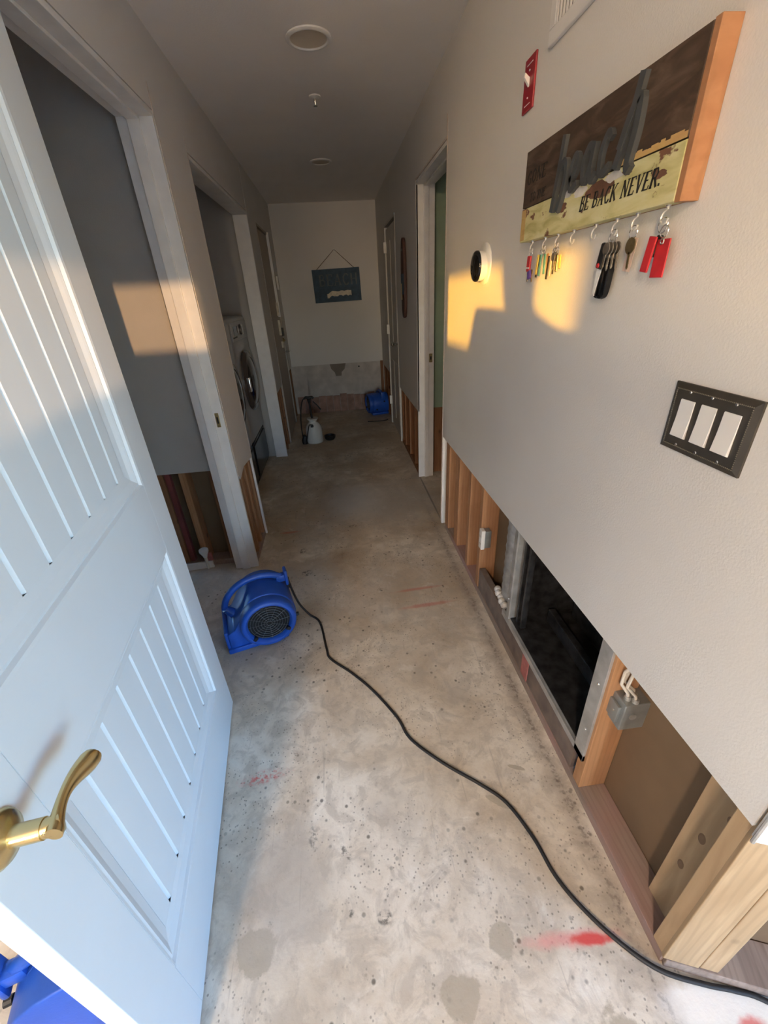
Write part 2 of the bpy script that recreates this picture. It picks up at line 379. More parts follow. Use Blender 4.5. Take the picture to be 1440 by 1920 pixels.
# studs under the wall beyond the doorway
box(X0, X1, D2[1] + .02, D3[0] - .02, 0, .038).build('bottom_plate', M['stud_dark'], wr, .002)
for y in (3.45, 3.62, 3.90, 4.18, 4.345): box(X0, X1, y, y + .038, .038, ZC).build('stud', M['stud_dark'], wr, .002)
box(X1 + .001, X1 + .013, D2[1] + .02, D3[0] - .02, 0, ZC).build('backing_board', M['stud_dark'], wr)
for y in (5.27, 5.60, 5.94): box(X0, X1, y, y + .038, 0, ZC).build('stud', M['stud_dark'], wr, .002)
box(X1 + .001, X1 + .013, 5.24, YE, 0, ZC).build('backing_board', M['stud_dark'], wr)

# ---- wall turning right at the near corner (slightly splayed)
ca = Vector((.934, -.357, 0)); aw = math.atan2(ca.y, ca.x)
wa = tag(thing('wall_entry', None, None, (.640, .296, 0), aw, kind='structure'), 'grey wall turning right at the near corner with pale studs showing below', 'wall')
box(0.0, 3.3, -.012, 0, .63, ZC).build('drywall', M['wall'], wa)
MB().tube([(0.0, -.008, .622), (0.0, -.008, ZC)], .0035, 8).build('corner_bead', M['galv'], wa)
box(.012, 3.3, .0, .089, 0, .036).build('bottom_plate', M['plate'], wa, .002)
for a, b_, c, e in ((.004, .080, .002, .040), (.083, .121, .004, .089), (.50, .538, 0, .089), (.90, .938, 0, .089), (1.3, 1.338, 0, .089), (1.8, 1.838, 0, .089), (2.3, 2.338, 0, .089)):
    box(a, b_, c, e, .038, ZC).build('stud', M['stud_pale'], wa, .002)
box(.10, 3.3, .091, .103, 0, ZC).build('backing_board', M['kraft'], wa)

# ---- left wall
D1 = (1.235, 2.222); D4 = (2.655, 4.245); D5 = (4.72, 5.62)
mb = MB().box(XL - T, XL, .75, D1[0], .0, ZC).box(XL - T, XL, D1[0], D1[1] + .02, 2.168, ZC)
mb.box(XL - T, XL, D4[0], D4[1], 2.14, ZC).box(XL - T, XL, D4[1] + .02, D5[0], .66, ZC).box(XL - T, XL, D5[0], D5[1], 2.12, ZC).box(XL - T, XL, D5[1], YE, .66, ZC)
# drywall panel between the doors: ragged slanting lower edge
mb.prism([(XL, D1[1] + .02, .618), (XL, D1[1] + .05, .585), (XL, 2.40, .615), (XL, D4[0], .585), (XL, D4[0], ZC), (XL, D1[1] + .02, ZC)], (-T, 0, 0))
wl = struct('wall_left', 'grey left-hand hall wall between the doorways with a ragged cut lower edge', 'wall', mb, M['wall'])
LX0, LX1 = XL - T - .089, XL - T
box(LX0, LX1, D1[1] + .035, D4[0] - .02, 0, .038).build('bottom_plate', M['plate'], wl, .002)
for y in (D1[1] + .028, 2.345, 2.47, 2.59): box(LX0, LX1, y, y + .038, .038, ZC).build('stud', M['stud'], wl, .002)
box(LX0 - .014, LX0 - .002, 2.28, D4[0] - .02, 0, ZC).build('backing_board', M['stud'], wl)
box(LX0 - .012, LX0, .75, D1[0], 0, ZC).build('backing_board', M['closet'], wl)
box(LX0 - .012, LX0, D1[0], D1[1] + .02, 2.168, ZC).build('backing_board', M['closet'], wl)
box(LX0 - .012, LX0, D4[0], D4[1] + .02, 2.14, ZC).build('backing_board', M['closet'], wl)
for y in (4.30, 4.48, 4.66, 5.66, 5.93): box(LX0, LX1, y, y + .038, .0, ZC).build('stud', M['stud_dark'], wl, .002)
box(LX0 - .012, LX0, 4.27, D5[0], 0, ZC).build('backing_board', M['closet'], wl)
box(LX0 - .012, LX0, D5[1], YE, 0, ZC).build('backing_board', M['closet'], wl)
mb = MB()
for yy in (D1[1] + .018, D4[0] - .006):
    z = .62
    while z < 2.18:
        dz = rg.uniform(.03, .1); q = rg.uniform(.004, .008); mb.box(XL - .012, XL + .0012, yy, yy + q, z, z + dz); z += dz
mb.build('torn_drywall_edge', M['gypsum'], wl)

# ---- end wall
mb = MB().box(-.75, .80, YE, YE + T, .655, ZC)
we = struct('wall_end', 'grey end wall of the hall cut off above old white plaster', 'wall', mb, M['wall'])
box(-.75, .80, YE + .014, YE + .03, .23, .70).build('old_plaster', M['plaster'], we)
mb = MB()
for i in range(13):
    u = -.60 + i * .1; mb.box(u, u + .096, YE + .008, YE + .03, .0, .225 + rg.uniform(-.02, .025))
br = M['pinkish'] = plain('pink_block_wall', (.34, .20, .155), .85, var=.3, scale=11, bump=.5)
mb.build('block_course', br, we, .003)
box(-.80, .85, YE + .031, YE + .10, 0, ZC).build('backing_board', M['plaster'], we)
MB().lathe([(.012, 0), (.012, .006)], (.30, YE + .010, .60), 'y').build('hole_plug', M['black'], we)
MB().prism([(-.10, YE + .0135, .655), (.12, YE + .0135, .655), (.10, YE + .0135, .58), (.055, YE + .0135, .54), (.05, YE + .0135, .49), (-.03, YE + .0135, .49), (-.04, YE + .0135, .54), (-.085, YE + .0135, .59)], (0, .002, 0)).build('glue_stain', plain('glue_stain', (.22, .18, .15), .8), we)
box(.600, .636, YE - .03, YE - .001, .0, .66).build('stud', M['stud_dark'], we, .002)

# ---- closet and laundry linings, side room
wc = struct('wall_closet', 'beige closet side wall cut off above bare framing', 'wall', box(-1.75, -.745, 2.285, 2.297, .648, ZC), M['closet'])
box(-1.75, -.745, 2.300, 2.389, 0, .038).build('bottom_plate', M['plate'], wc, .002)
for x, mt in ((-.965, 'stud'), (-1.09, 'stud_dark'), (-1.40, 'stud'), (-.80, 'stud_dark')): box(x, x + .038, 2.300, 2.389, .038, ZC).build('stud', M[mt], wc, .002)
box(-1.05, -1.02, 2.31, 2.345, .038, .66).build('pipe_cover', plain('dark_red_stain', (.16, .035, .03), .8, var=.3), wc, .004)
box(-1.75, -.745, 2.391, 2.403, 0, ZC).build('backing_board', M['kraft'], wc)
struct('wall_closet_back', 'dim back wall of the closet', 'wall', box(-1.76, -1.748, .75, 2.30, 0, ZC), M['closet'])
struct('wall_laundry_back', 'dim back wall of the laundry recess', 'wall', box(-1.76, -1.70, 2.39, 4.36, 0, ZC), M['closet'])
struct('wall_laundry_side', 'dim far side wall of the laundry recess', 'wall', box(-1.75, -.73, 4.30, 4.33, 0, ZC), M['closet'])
struct('wall_room', 'green wall of the bedroom through the right doorway', 'wall', box(.745, 2.6, 3.47, 3.482, .60, ZC), M['green'])
box(.745, 2.6, 3.484, 3.57, 0, ZC).build('framing', M['stud_dark'], bpy.data.objects['wall_room'])
struct('wall_room_back', 'bedroom back wall behind the right doorway', 'wall', MB().box(2.6, 2.66, .6, 3.5, 0, ZC), M['green'])
struct('wall_room_near', 'bedroom near wall behind the right doorway', 'wall', MB().box(.76, 2.6, 1.85, 1.91, 0, ZC), M['green'])

struct('wall_leak_seal_right', 'unseen wall added to keep skylight from leaking round the far right door', 'wall', box(.753, .80, 3.58, 6.1, 0, ZC), M['closet'])  # added behind the far right door to stop sky leaks
struct('wall_leak_seal_left', 'unseen wall added to keep skylight from leaking round the far left door', 'wall', box(-.80, -.753, 4.34, 6.1, 0, ZC), M['closet'])  # same on the left: added only to block leaking skylight

# ---- entry room around the camera (daylight comes from its windows)
def wall_with_hole(name, label, axis, c, t_, a0, a1, holes, mat):
    mb = MB(); cuts = sorted(holes); a = a0
    def put(p, q, z0, z1):
        if axis == 'y': mb.box(p, q, c, c + t_, z0, z1)
        else: mb.box(c, c + t_, p, q, z0, z1)
    for (h0, h1, z0, z1) in cuts:
        put(a, h0, 0, ZC); put(h0, h1, 0, z0); put(h0, h1, z1, ZC); a = h1
    put(a, a1, 0, ZC)
    return struct(name, label, 'wall', mb, mat)
WA = (-2.80, -1.93, 1.345, 2.0); WB = (1.30, 1.80, 1.375, 2.0); WE = (.05, .31, .2, 2.1); WC = (-3.6, -1.3, .35, 2.25)
wall_with_hole('wall_back', 'entry room wall behind the viewer with two windows', 'y', -4.12, .12, -3.7, 3.5, [WA, WE, WB], M['wall'])
wall_with_hole('wall_side', 'entry room side wall with one large window', 'x', 3.38, .12, -4.1, -.7, [WC], M['wall'])
wall_with_hole('wall_entry_left', 'entry room left wall', 'x', -3.72, .12, -4.1, .87, [], M['wall'])
struct('wall_entry_front', 'entry room wall beside the left corner', 'wall', box(-3.7, XL - T - .002, .75, .87, 0, ZC), M['wall'])
def window(n, axis, c, t_, h, label):
    a0, a1, z0, z1 = h
    o = thing('window_%d' % n, label, 'window', ((a0 + a1) / 2, c, z0) if axis == 'y' else (c, (a0 + a1) / 2, z0), world=True, kind='structure')
    def bar(p, q, r, s):
        b_ = MB().box(p, q, c + .03, c + .08, r, s) if axis == 'y' else MB().box(c + .03, c + .08, p, q, r, s)
        b_.build('frame_bar', M['trim'], o, .003)
    bar(a0, a1, z0, z0 + .03); bar(a0, a1, z1 - .03, z1); bar(a0, a0 + .03, z0, z1); bar(a1 - .03, a1, z0, z1)
    return o
w1 = window(1, 'y', -4.12, .12, WA, 'unseen window behind the viewer, sized with its blind to crop the sun patch')  # unseen; sill and sides set to shape the sun patch
box(WA[0] - .02, WA[1] + .02, -3.998, -3.992, 1.685, 2.06).build('sun_crop_blind', M['blind'], w1)  # blind added to cut off the top of the sunbeam
w2 = window(2, 'y', -4.12, .12, WB, 'unseen high window added behind the viewer to crop the glint beam')  # unseen opening added to shape the glint beam
box(WB[0] - .02, WB[1] + .02, -3.998, -3.992, 1.625, 2.06).build('sun_crop_blind', M['blind'], w2)  # blind added to trim the top of the glint
window(4, 'y', -4.12, .12, WE, 'narrow unseen opening added behind the viewer to brighten the hall end')  # opening added to send skylight down the hall
window(3, 'x', 3.38, .12, WC, 'large side window of the entry room')

# ---- door frames
def jamb_set(n, label, xa, xb, y0, y1, zh, near=True, far=True, stop_x=None, wd=.019, stop_side=1):
    o = thing('trim_%d' % n, label, 'door frame', ((xa + xb) / 2, y1, 0), world=True, kind='structure')
    if far: box(xa, xb, y1, y1 + wd, 0.004, zh).build('side_jamb', M['trim'], o, .0015)
    if near: box(xa, xb, y0 - wd, y0, 0.004, zh).build('side_jamb', M['trim'], o, .0015)
    box(xa, xb, y0 - wd, y1 + wd, zh, zh + wd).build('head_jamb', M['trim'], o, .0015)
    if stop_x:
        a, b_ = stop_x
        if far: box(a, b_, y1 - .011, y1, 0.004, zh).build('door_stop', M['trim'], o, .002)
        if near: box(a, b_, y0, y0 + .011, 0.004, zh).build('door_stop', M['trim'], o, .002)
        box(a, b_, y0, y1, zh - .011, zh).build('door_stop', M['trim'], o, .002)
    return o
j1 = jamb_set(1, 'white closet door frame with door stop beside the open white door', -.757, XL - .001, D1[0], D1[1], 2.146, stop_x=(-.715, -.668))
st = MB().box(-.660, -.640, D1[1] - .003, D1[1] + .001, .91, .985).build('strike_plate', M['brass_old'], j1, .003)
box(-.654, -.646, D1[1] - .004, D1[1] - .0025, .93, .965).build('latch_hole', M['black'], st)
j4 = jamb_set(2, 'white frame of the laundry recess', -.735, XL - .001, D4[0], D4[1], 2.115, stop_x=None)
j2 = jamb_set(3, 'white frame of the bedroom doorway on the right', XR + .001, .768, D2[0], D2[1], 2.115, near=True, stop_x=(.690, .725))
st = box(.728, .755, D2[1] - .003, D2[1] + .001, .985, 1.05).build('strike_plate', M['brass_old'], j2, .003)
box(.736, .747, D2[1] - .004, D2[1] - .0025, 1.005, 1.03).build('latch_hole', M['black'], st)
# pale raw header strip over the bedroom doorway
box(XR - .001, .77, D2[0] + .01, D2[1] - .0, 2.137, 2.146).build('header_board', M['gypsum'], j2)

# ---- open white door
DL, DH = .965, 2.118
dd = thing('door_1', 'open white panelled door with v-groove planks and brass lever', 'door', (-.575, 1.225, .008), math.atan2(-.993, .117), kind='structure')
# slab: stiles and rails stand proud of the core
box(.002, DL - .002, -.036, -.0245, 0, DH).build('core', M['door'], dd)
PAN = ((.122, .855, .222, .845), (.122, .855, 1.052, 2.0))
for a in ((0, .122, 0, DH), (.855, DL, 0, DH)): box(a[0], a[1], -.036, 0, a[2], a[3]).build('stile', M['door'], dd, .0015)
for z0, z1 in ((0, .222), (.845, 1.052), (2.0, DH)): box(.1222, .8548, -.036, 0, z0, z1).build('rail', M['door'], dd)
GV = [.177] + [.226 + .0875 * k for k in range(7)] + [.800]
for (s0, s1, z0, z1) in PAN:
    # moulding: mitred sloping frame
    prof = [(0, 0), (.006, -.001), (.010, -.008), (.017, -.006), (.024, -.009), (.034, -.014), (.054, -.0175)]
    vs, fs = [], []
    for d_, h_ in prof:
        vs += [(s0 + d_, h_, z0 + d_), (s1 - d_, h_, z0 + d_), (s1 - d_, h_, z1 - d_), (s0 + d_, h_, z1 - d_)]
    for i in range(len(prof) - 1):
        for k in range(4): fs.append((i * 4 + k, i * 4 + (k + 1) % 4, i * 4 + 4 + (k + 1) % 4, i * 4 + 4 + k))
    n0 = len(vs)
    vs += [(s0, -.025, z0), (s1, -.025, z0), (s1, -.025, z1), (s0, -.025, z1)]
    for k in range(4): fs.append((k, (k + 1) % 4, n0 + (k + 1) % 4, n0 + k))
    mo = MB().add(vs, fs).build('panel_moulding', M['door'], dd, smooth=False)
    for i in range(len(GV) - 1):
        a, b_ = GV[i], GV[i + 1]; g = .0055
        l0 = a + (g if i else 0); l1 = b_ - (g if i < len(GV) - 2 else 0)
        MB().prism([(a, -.0255, z0 + .0536), (l0 if i else a, -.0175, z0 + .0536), (l1 if i < len(GV) - 2 else b_, -.0175, z0 + .0536), (b_, -.0255, z0 + .0536)], (0, 0, z1 - z0 - .1072)).build('plank', M['door'], mo)
hn = MB()
hs, hz = .922, .925
hb = MB().lathe([(.034, 0), (.034, .004), (.030, .009), (.020, .013), (.013, .016), (.013, .05)], (hs, 0, hz), 'y', 28).build('rosette', M['brass'], dd, smooth=True)
MB().tube([(hs, .02, hz), (hs, .045, hz), (hs, .060, hz), (hs - .004, .068, hz)], [.012, .0115, .0125, .012], 14).build('spindle', M['brass'], hb, smooth=True)
lv = MB(); vs, fs = [], []; ns, nk = 22, 14
for k in range(ns):
    u = k / (ns - 1); e_ = math.sqrt(max(0.0, 1 - max(0, (u - .90) / .10) ** 2)) if u > .9 else 1
    cxl = hs + .012 - .112 * u; cyl_ = .066 - .006 * math.sin(u * math.pi * 1.2); czl = hz + .002 + .010 * math.sin(u * 5.2) * u
    rz_ = (.0115 - .0035 * math.sin(min(1, u / .7) * math.pi) + .0045 * max(0, min(1, (u - .45) / .35))) * max(e_, .15)
    ry_ = (.0115 - .0055 * math.sin(min(1, u / .8) * math.pi) + .002 * u) * max(e_, .15) * (1 if u > .02 else .8)
    for q in range(nk):
        a_ = 2 * math.pi * q / nk; vs.append((cxl, cyl_ + ry_ * math.cos(a_), czl + rz_ * math.sin(a_)))
for k in range(ns - 1):
    for q in range(nk): fs.append((k * nk + q, k * nk + (q + 1) % nk, (k + 1) * nk + (q + 1) % nk, (k + 1) * nk + q))
fs += [tuple(range(nk)), tuple(range((ns - 1) * nk, ns * nk))]
lv.add(vs, fs).build('lever', M['brass'], hb, smooth=True)
box(DL - .001, DL + .0015, -.030, -.006, .89, .95).build('latch_plate', M['brass_old'], dd)
for z in (.25, 1.05, 1.85): MB().cyl((-.004, -.042, z), (-.004, -.042, z + .09), .006, 10).build('hinge', M['brass_old'], dd, smooth=True)

# ---- closed door far right
d3 = thing('door_2', 'closed pale door far down the right wall', 'door', (XR + .02, 4.8, 0), world=True, kind='structure')
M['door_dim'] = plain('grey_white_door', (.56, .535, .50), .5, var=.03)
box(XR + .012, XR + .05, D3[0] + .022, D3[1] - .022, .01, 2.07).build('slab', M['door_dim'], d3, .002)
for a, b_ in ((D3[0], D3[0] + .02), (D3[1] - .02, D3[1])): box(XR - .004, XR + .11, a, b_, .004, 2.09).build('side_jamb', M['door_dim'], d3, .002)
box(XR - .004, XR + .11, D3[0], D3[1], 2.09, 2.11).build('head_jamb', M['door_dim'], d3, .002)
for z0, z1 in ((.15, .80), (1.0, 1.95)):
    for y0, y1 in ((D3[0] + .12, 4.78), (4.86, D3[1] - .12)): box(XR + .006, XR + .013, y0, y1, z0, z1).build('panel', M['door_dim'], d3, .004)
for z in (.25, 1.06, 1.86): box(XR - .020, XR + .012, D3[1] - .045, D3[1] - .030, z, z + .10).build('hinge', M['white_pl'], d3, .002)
kb = MB().lathe([(.028, 0), (.028, -.006), (.012, -.012), (.012, -.035), (.026, -.05), (.026, -.064), (.012, -.072)], (XR + .012, 4.56, 1.01), 'x', 20).build('knob', M['chrome'], d3, smooth=True)

# ---- far left exterior door with keypad
d5 = thing('door_3', 'dim closed door far down the left wall with black keypad lock', 'door', (XL - .02, 5.15, 0), world=True, kind='structure')
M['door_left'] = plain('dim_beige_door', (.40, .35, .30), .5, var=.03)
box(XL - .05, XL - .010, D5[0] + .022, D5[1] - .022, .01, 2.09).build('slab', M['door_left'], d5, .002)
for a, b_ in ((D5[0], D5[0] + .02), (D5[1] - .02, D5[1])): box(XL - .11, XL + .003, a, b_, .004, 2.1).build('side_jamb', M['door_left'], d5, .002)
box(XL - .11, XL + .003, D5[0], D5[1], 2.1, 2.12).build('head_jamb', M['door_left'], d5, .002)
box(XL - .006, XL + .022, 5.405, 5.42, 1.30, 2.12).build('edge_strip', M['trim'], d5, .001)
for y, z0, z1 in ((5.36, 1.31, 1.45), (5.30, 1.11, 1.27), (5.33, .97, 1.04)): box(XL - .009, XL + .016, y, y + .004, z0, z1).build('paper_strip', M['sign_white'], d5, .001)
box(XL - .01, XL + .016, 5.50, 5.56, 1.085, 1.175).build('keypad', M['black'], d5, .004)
MB().lathe([(.028, 0), (.028, .012), (.010, .018), (.010, .03)], (XL - .010, 5.53, 1.035), 'x', 18).build('deadbolt', M['brass_old'], d5, smooth=True)
lk = MB().lathe([(.026, 0), (.026, .008), (.011, .012), (.011, .05)], (XL - .010, 5.53, .905), 'x', 18).build('handle_rose', M['chrome'], d5, smooth=True)
MB().tube([(XL + .04, 5.53, .905), (XL + .045, 5.56, .907), (XL + .045, 5.64, .905)], [.010, .009, .007], 10).build('lever', M['chrome'], lk, smooth=True)
box(XL + .0, XL + .022, 5.70, 5.715, 1.58, 1.72).build('hinge', M['white_pl'], d5, .002)

# ================================================================== things
# ---- return-air box in the right wall
rb = thing('air_return_box', 'black sheet-metal duct box with galvanised flange inside the cut right wall', 'duct', (.66, 1.03, .0), world=True)
bx0, bx1, by0, by1, bz0 = XR + .016, 1.10, .748, 1.318, .195
mb = MB()
mb.box(bx1, bx1 + .01, by0, by1, bz0, 1.3).box(bx0, bx1, by0 - .004, by0, bz0, 1.3).box(bx0, bx1, by1, by1 + .004, bz0, 1.3).box(bx0, bx1, by0, by1, bz0 - .004, bz0).box(bx0, bx1, by0, by1, 1.3, 1.304)
mb.build('liner', M['black_metal'], rb)
MB().box(XR + .006, XR + .020, 1.318, 1.345, .17, .9).box(XR + .010, XR + .05, 1.316, 1.320, .2, .9).build('flange', M['galv'], rb, .001)
MB().box(XR + .004, XR + .018, .700, .748, .165, .9).box(XR + .016, XR + .06, .744, .748, .2, .9).build('flange', M['galv'], rb, .001)
MB().box(XR + .004, XR + .016, .70, 1.385, .165, .192).box(XR + .012, XR + .03, .748, 1.318, .188, .194).build('flange', M['galv'], rb, .001)
for y in (1.285, 1.245): box(XR + .03, XR + .055, y, y + .012, .2, .9).build('liner_rib', M['black_metal'], rb, .002)
box(.80, .83, .80, 1.28, .195, .26).build('liner_ledge', M['black_metal'], rb, .004)
box(.92, .93, .78, 1.29, .195, .34).build('liner_ledge', M['black_metal'], rb, .003)
for y, z in ((.78, .3), (.78, .5), (1.28, .3)): MB().lathe([(.004, 0), (.003, -.003)], (XR + .004, y - .06 if y < 1 else y + .05, z), 'x', 8).build('screw', M['chrome'], rb)

# ---- silver flexible duct and scraps beside it
fd = MB(); prof = []
for k in range(40): prof.append((.033 + (.003 if k % 2 else 0), .06 + k * .022))
tag(fd.lathe(prof, (X1 - .038, 1.46, 0), 'z', 24).build('flexible_duct', M['foil'], smooth=True), 'grey foil flexible duct standing in the wall between studs and black duct box', 'duct')
mb = MB()
for k in range(5): mb.lathe([(.0, -.012), (.015, -.008), (.018, .004), (.011, .016), (0, .02)], (XR + .026 - .004 * (k % 2), 1.415 + .022 * k, .185 + .006 * k), 'z', 9)
tag(mb.build('insulation_scrap', M['insul'], smooth=True), 'white crumpled insulation scrap at the foot of the foil duct', 'insulation')
ot = thing('wall_outlet', 'white electrical outlet fixed to a stud above the bottom plate', 'outlet', (X0 - .004, 1.70, .30), world=True)
box(X0 + .004, X0 + .04, 1.702, 1.743, .316, .414).build('back_box', M['jbox'], ot, .003)
fc = box(X0 - .012, X0 + .008, 1.700, 1.738, .310, .420).build('receptacle', M['white_pl'], ot, .003)
for z in (.335, .378):
    for y in (1.712, 1.723): box(X0 - .0125, X0 - .0115, y, y + .0022, z, z + .010).build('slot', M['black'], fc)

# ---- junction box with cables
jb = thing('junction_box', 'grey steel junction box with white cables on the near stud', 'electrical box', (.70, .655, .37), world=True)
b0 = box(.672, .745, .628, .688, .375, .475).build('box_body', M['jbox'], jb, .003)
box(.664, .673, .640, .680, .395, .455).build('cover_plate', M['jbox'], jb, .002)
MB().lathe([(.010, 0), (.010, -.003)], (.700, .6275, .43), 'y', 12).build('knockout', M['galv'], jb)
MB().lathe([(.0045, 0), (.0035, -.003)], (.665, .655, .43), 'x', 8).build('screw', M['chrome'], jb)
for k, (dx, dy) in enumerate(((0, 0), (.014, -.012), (.022, .008))):
    MB().tube([(.690 + dx, .650 + dy, .470), (.688 + dx, .652 + dy, .495), (.672 + dx * .6, .664 + dy, .52), (.676 + dx, .668 + dy, .56), (.700 + dx, .660 + dy, .60), (.705 + dx, .655 + dy, .70)], .0045, 8).build('cable', M['cable'], jb, smooth=True)
    MB().lathe([(.009, 0), (.009, .010), (.0065, .012)], (.690 + dx, .650 + dy, .474), 'z', 10).build('cable_clamp', M['galv'], jb, smooth=True)

jb.location += Vector((-.004, .012, .028))

M['hook'] = plain('white_plated_hook', (.72, .69, .64), .3, .3)
# ---- key rack sign
SX = .600
sg = thing('key_rack_sign', 'rustic brown and cream plank key rack lettered beach, be back never', 'sign', (SX + .018, 1.13, 1.605), world=True)
SY0, SY1, SZ0, SZ1, SPL = .796, 1.461, 1.611, 1.828, 1.695
p1 = box(SX, SX + .030, SY0 + .014, SY1, SPL + .0012, SZ1).build('plank', M['plank_dark'], sg, .0012)
p2 = box(SX, SX + .030, SY0 + .014, SY1, SZ0, SPL - .0012).build('plank', M['plank_yellow'], sg, .0012)
box(SX + .030, XR - .0005, SY0 + .014, SY1, SZ0, SZ1).build('backer', M['pine'], sg)
box(SX + .001, XR - .0005, SY0, SY0 + .0138, SZ0 - .002, SZ1 + .002).build('end_board', M['pine'], sg, .001)
box(SX - .0006, SX + .001, 1.432, SY1 - .001, SZ0 + .004, SPL - .004).build('bare_edge', M['plank_edge'], p2)
mb = MB(); u = SY0 + .016
while u < .985:
    du = rg.uniform(.006, .014); mb.box(SX - .0004, SX + .001, u, u + du, SPL + .0012, SPL + .011 + rg.uniform(-.002, .003)); u += du
mb.build('worn_strip', M['plank_edge'], p1)
mat_ = plain('brown_paint_patch', (.15, .07, .04), .75, var=.3, scale=30)
for (uu, vv, ru, rv, sd) in ((.245, .052, .028, .012, 1), (.405, .060, .055, .016, 2), (.60, .047, .020, .007, 3)):
    rq = random.Random(sd); pts = []
    for k in range(18):
        a = 2 * math.pi * k / 18; q = rq.uniform(.75, 1.1); pts.append((SX - .0003, SY1 - (uu + ru * q * math.cos(a)), SZ0 + vv + rv * q * math.sin(a)))
    MB().prism(pts, (.0008, 0, 0)).build('brown_paint_patch', mat_, p2)
mat_ = plain('white_paint_patch', (.60, .58, .55), .75, var=.2, scale=30)
for (uu, vv, ru, rv, sd) in ((.272, .075, .026, .008, 5), (.330, .070, .030, .011, 6), (.455, .073, .035, .010, 7)):
    rq = random.Random(sd); pts = []
    for k in range(18):
        a = 2 * math.pi * k / 18; q = rq.uniform(.7, 1.1); pts.append((SX - .0006, SY1 - (uu + ru * q * math.cos(a)), SZ0 + vv + rv * q * math.sin(a)))
    MB().prism(pts, (.0008, 0, 0)).build('white_paint_patch', mat_, p2)
def sf(u_, v_, d_): return (SX - d_, SY1 - u_, SZ0 + v_)
def smooth_path(p, n=5):
    out = []
    for i in range(len(p) - 1):
        p0, p1_, p2_, p3 = p[max(i - 1, 0)], p[i], p[i + 1], p[min(i + 2, len(p) - 1)]
        for k in range(n):
            q = k / n; out.append(tuple(.5 * ((2 * p1_[j]) + (-p0[j] + p2_[j]) * q + (2 * p0[j] - 5 * p1_[j] + 4 * p2_[j] - p3[j]) * q * q + (-p0[j] + 3 * p1_[j] - 3 * p2_[j] + p3[j]) * q ** 3) for j in (0, 1)))
    return out + [p[-1]]
SCRIPT = {'b': [([(.236, .196), (.226, .14), (.206, .048)], .017), ([(.214, .080), (.232, .130), (.256, .142), (.264, .112), (.250, .070), (.236, .046)], .015)],
          'e': [([(.284, .098), (.306, .110), (.314, .134), (.300, .143), (.287, .118), (.292, .080), (.322, .088)], .013)],
          'a': [([(.374, .136), (.358, .146), (.340, .120), (.348, .083), (.366, .102), (.380, .144)], .013), ([(.380, .147), (.374, .102), (.384, .080), (.398, .090)], .014)],
          'c': [([(.438, .138), (.426, .150), (.408, .122), (.414, .085), (.444, .094)], .014)],
          'h': [([(.510, .212), (.494, .15), (.466, .082)], .018), ([(.474, .110), (.496, .160), (.516, .176), (.518, .130), (.508, .085), (.516, .070)], .017)]}
for ch in 'beach':
    mb = MB()
    for k, (p, wd) in enumerate(SCRIPT[ch]): mb.ribbon(smooth_path(p), wd, .0, .009 + .0015 * k, sf)
    mb.build('script_letter', M['letter3d'], sg)
# serif stroke capitals: polylines in a 1-high box; (points, thick)
CAP = {'B': (.62, [([(.12, 0), (.12, 1)], .17), ([(.12, .97), (.38, .97), (.50, .76), (.36, .54), (.12, .54)], .10), ([(.36, .54), (.56, .42), (.54, .14), (.36, .03), (.12, .03)], .11), ([(0, .02), (.14, .02)], .06), ([(0, .98), (.14, .98)], .06)]),
       'E': (.60, [([(.12, 0), (.12, 1)], .17), ([(0, .97), (.54, .97), (.54, .80)], .07), ([(.12, .52), (.40, .52)], .07), ([(0, .03), (.56, .03), (.58, .22)], .07)]),
       'A': (.72, [([(.10, 0), (.36, 1)], .07), ([(.36, 1), (.62, 0)], .17), ([(.20, .34), (.52, .34)], .06), ([(0, .02), (.20, .02)], .06), ([(.50, .02), (.74, .02)], .06)]),
       'C': (.66, [([(.58, .80), (.48, .95), (.30, .97), (.12, .72), (.10, .38), (.26, .05), (.46, .03), (.60, .2)], .13)]),
       'K': (.72, [([(.12, 0), (.12, 1)], .17), ([(.14, .42), (.56, 1)], .07), ([(.28, .56), (.66, 0)], .16), ([(0, .02), (.24, .02)], .06), ([(0, .98), (.24, .98)], .06), ([(.46, .98), (.68, .98)], .06)]),
       'N': (.74, [([(.12, 0), (.12, 1)], .08), ([(.12, 1), (.60, 0)], .17), ([(.60, 0), (.60, 1)], .08), ([(0, .02), (.22, .02)], .06), ([(.50, .98), (.72, .98)], .06)]),
       'V': (.68, [([(.08, 1), (.34, 0)], .17), ([(.34, 0), (.58, 1)], .07), ([(0, .98), (.20, .98)], .06), ([(.48, .98), (.68, .98)], .06)]),
       'R': (.70, [([(.12, 0), (.12, 1)], .17), ([(.12, .97), (.40, .97), (.52, .74), (.38, .50), (.12, .50)], .10), ([(.34, .50), (.64, 0)], .16), ([(0, .02), (.24, .02)], .06), ([(0, .98), (.14, .98)], .06)]),
       'G': (.70, [([(.58, .80), (.48, .95), (.30, .97), (.12, .72), (.10, .38), (.26, .05), (.46, .03), (.56, .12), (.56, .42), (.40, .42)], .12)]),
       'O': (.70, [([(.34, .97), (.14, .8), (.08, .5), (.14, .2), (.34, .03), (.54, .2), (.60, .5), (.54, .8), (.34, .97)], .12)]),
       'T': (.62, [([(.30, 0), (.30, 1)], .16), ([(.02, .80), (.02, .97), (.58, .97), (.58, .80)], .07), ([(.18, .02), (.42, .02)], .06)]),
       'H': (.74, [([(.12, 0), (.12, 1)], .16), ([(.58, 0), (.58, 1)], .16), ([(.12, .52), (.58, .52)], .07)]),
       '.': (.22, [([(.08, 0), (.08, .14)], .14)]), ' ': (.34, [])}
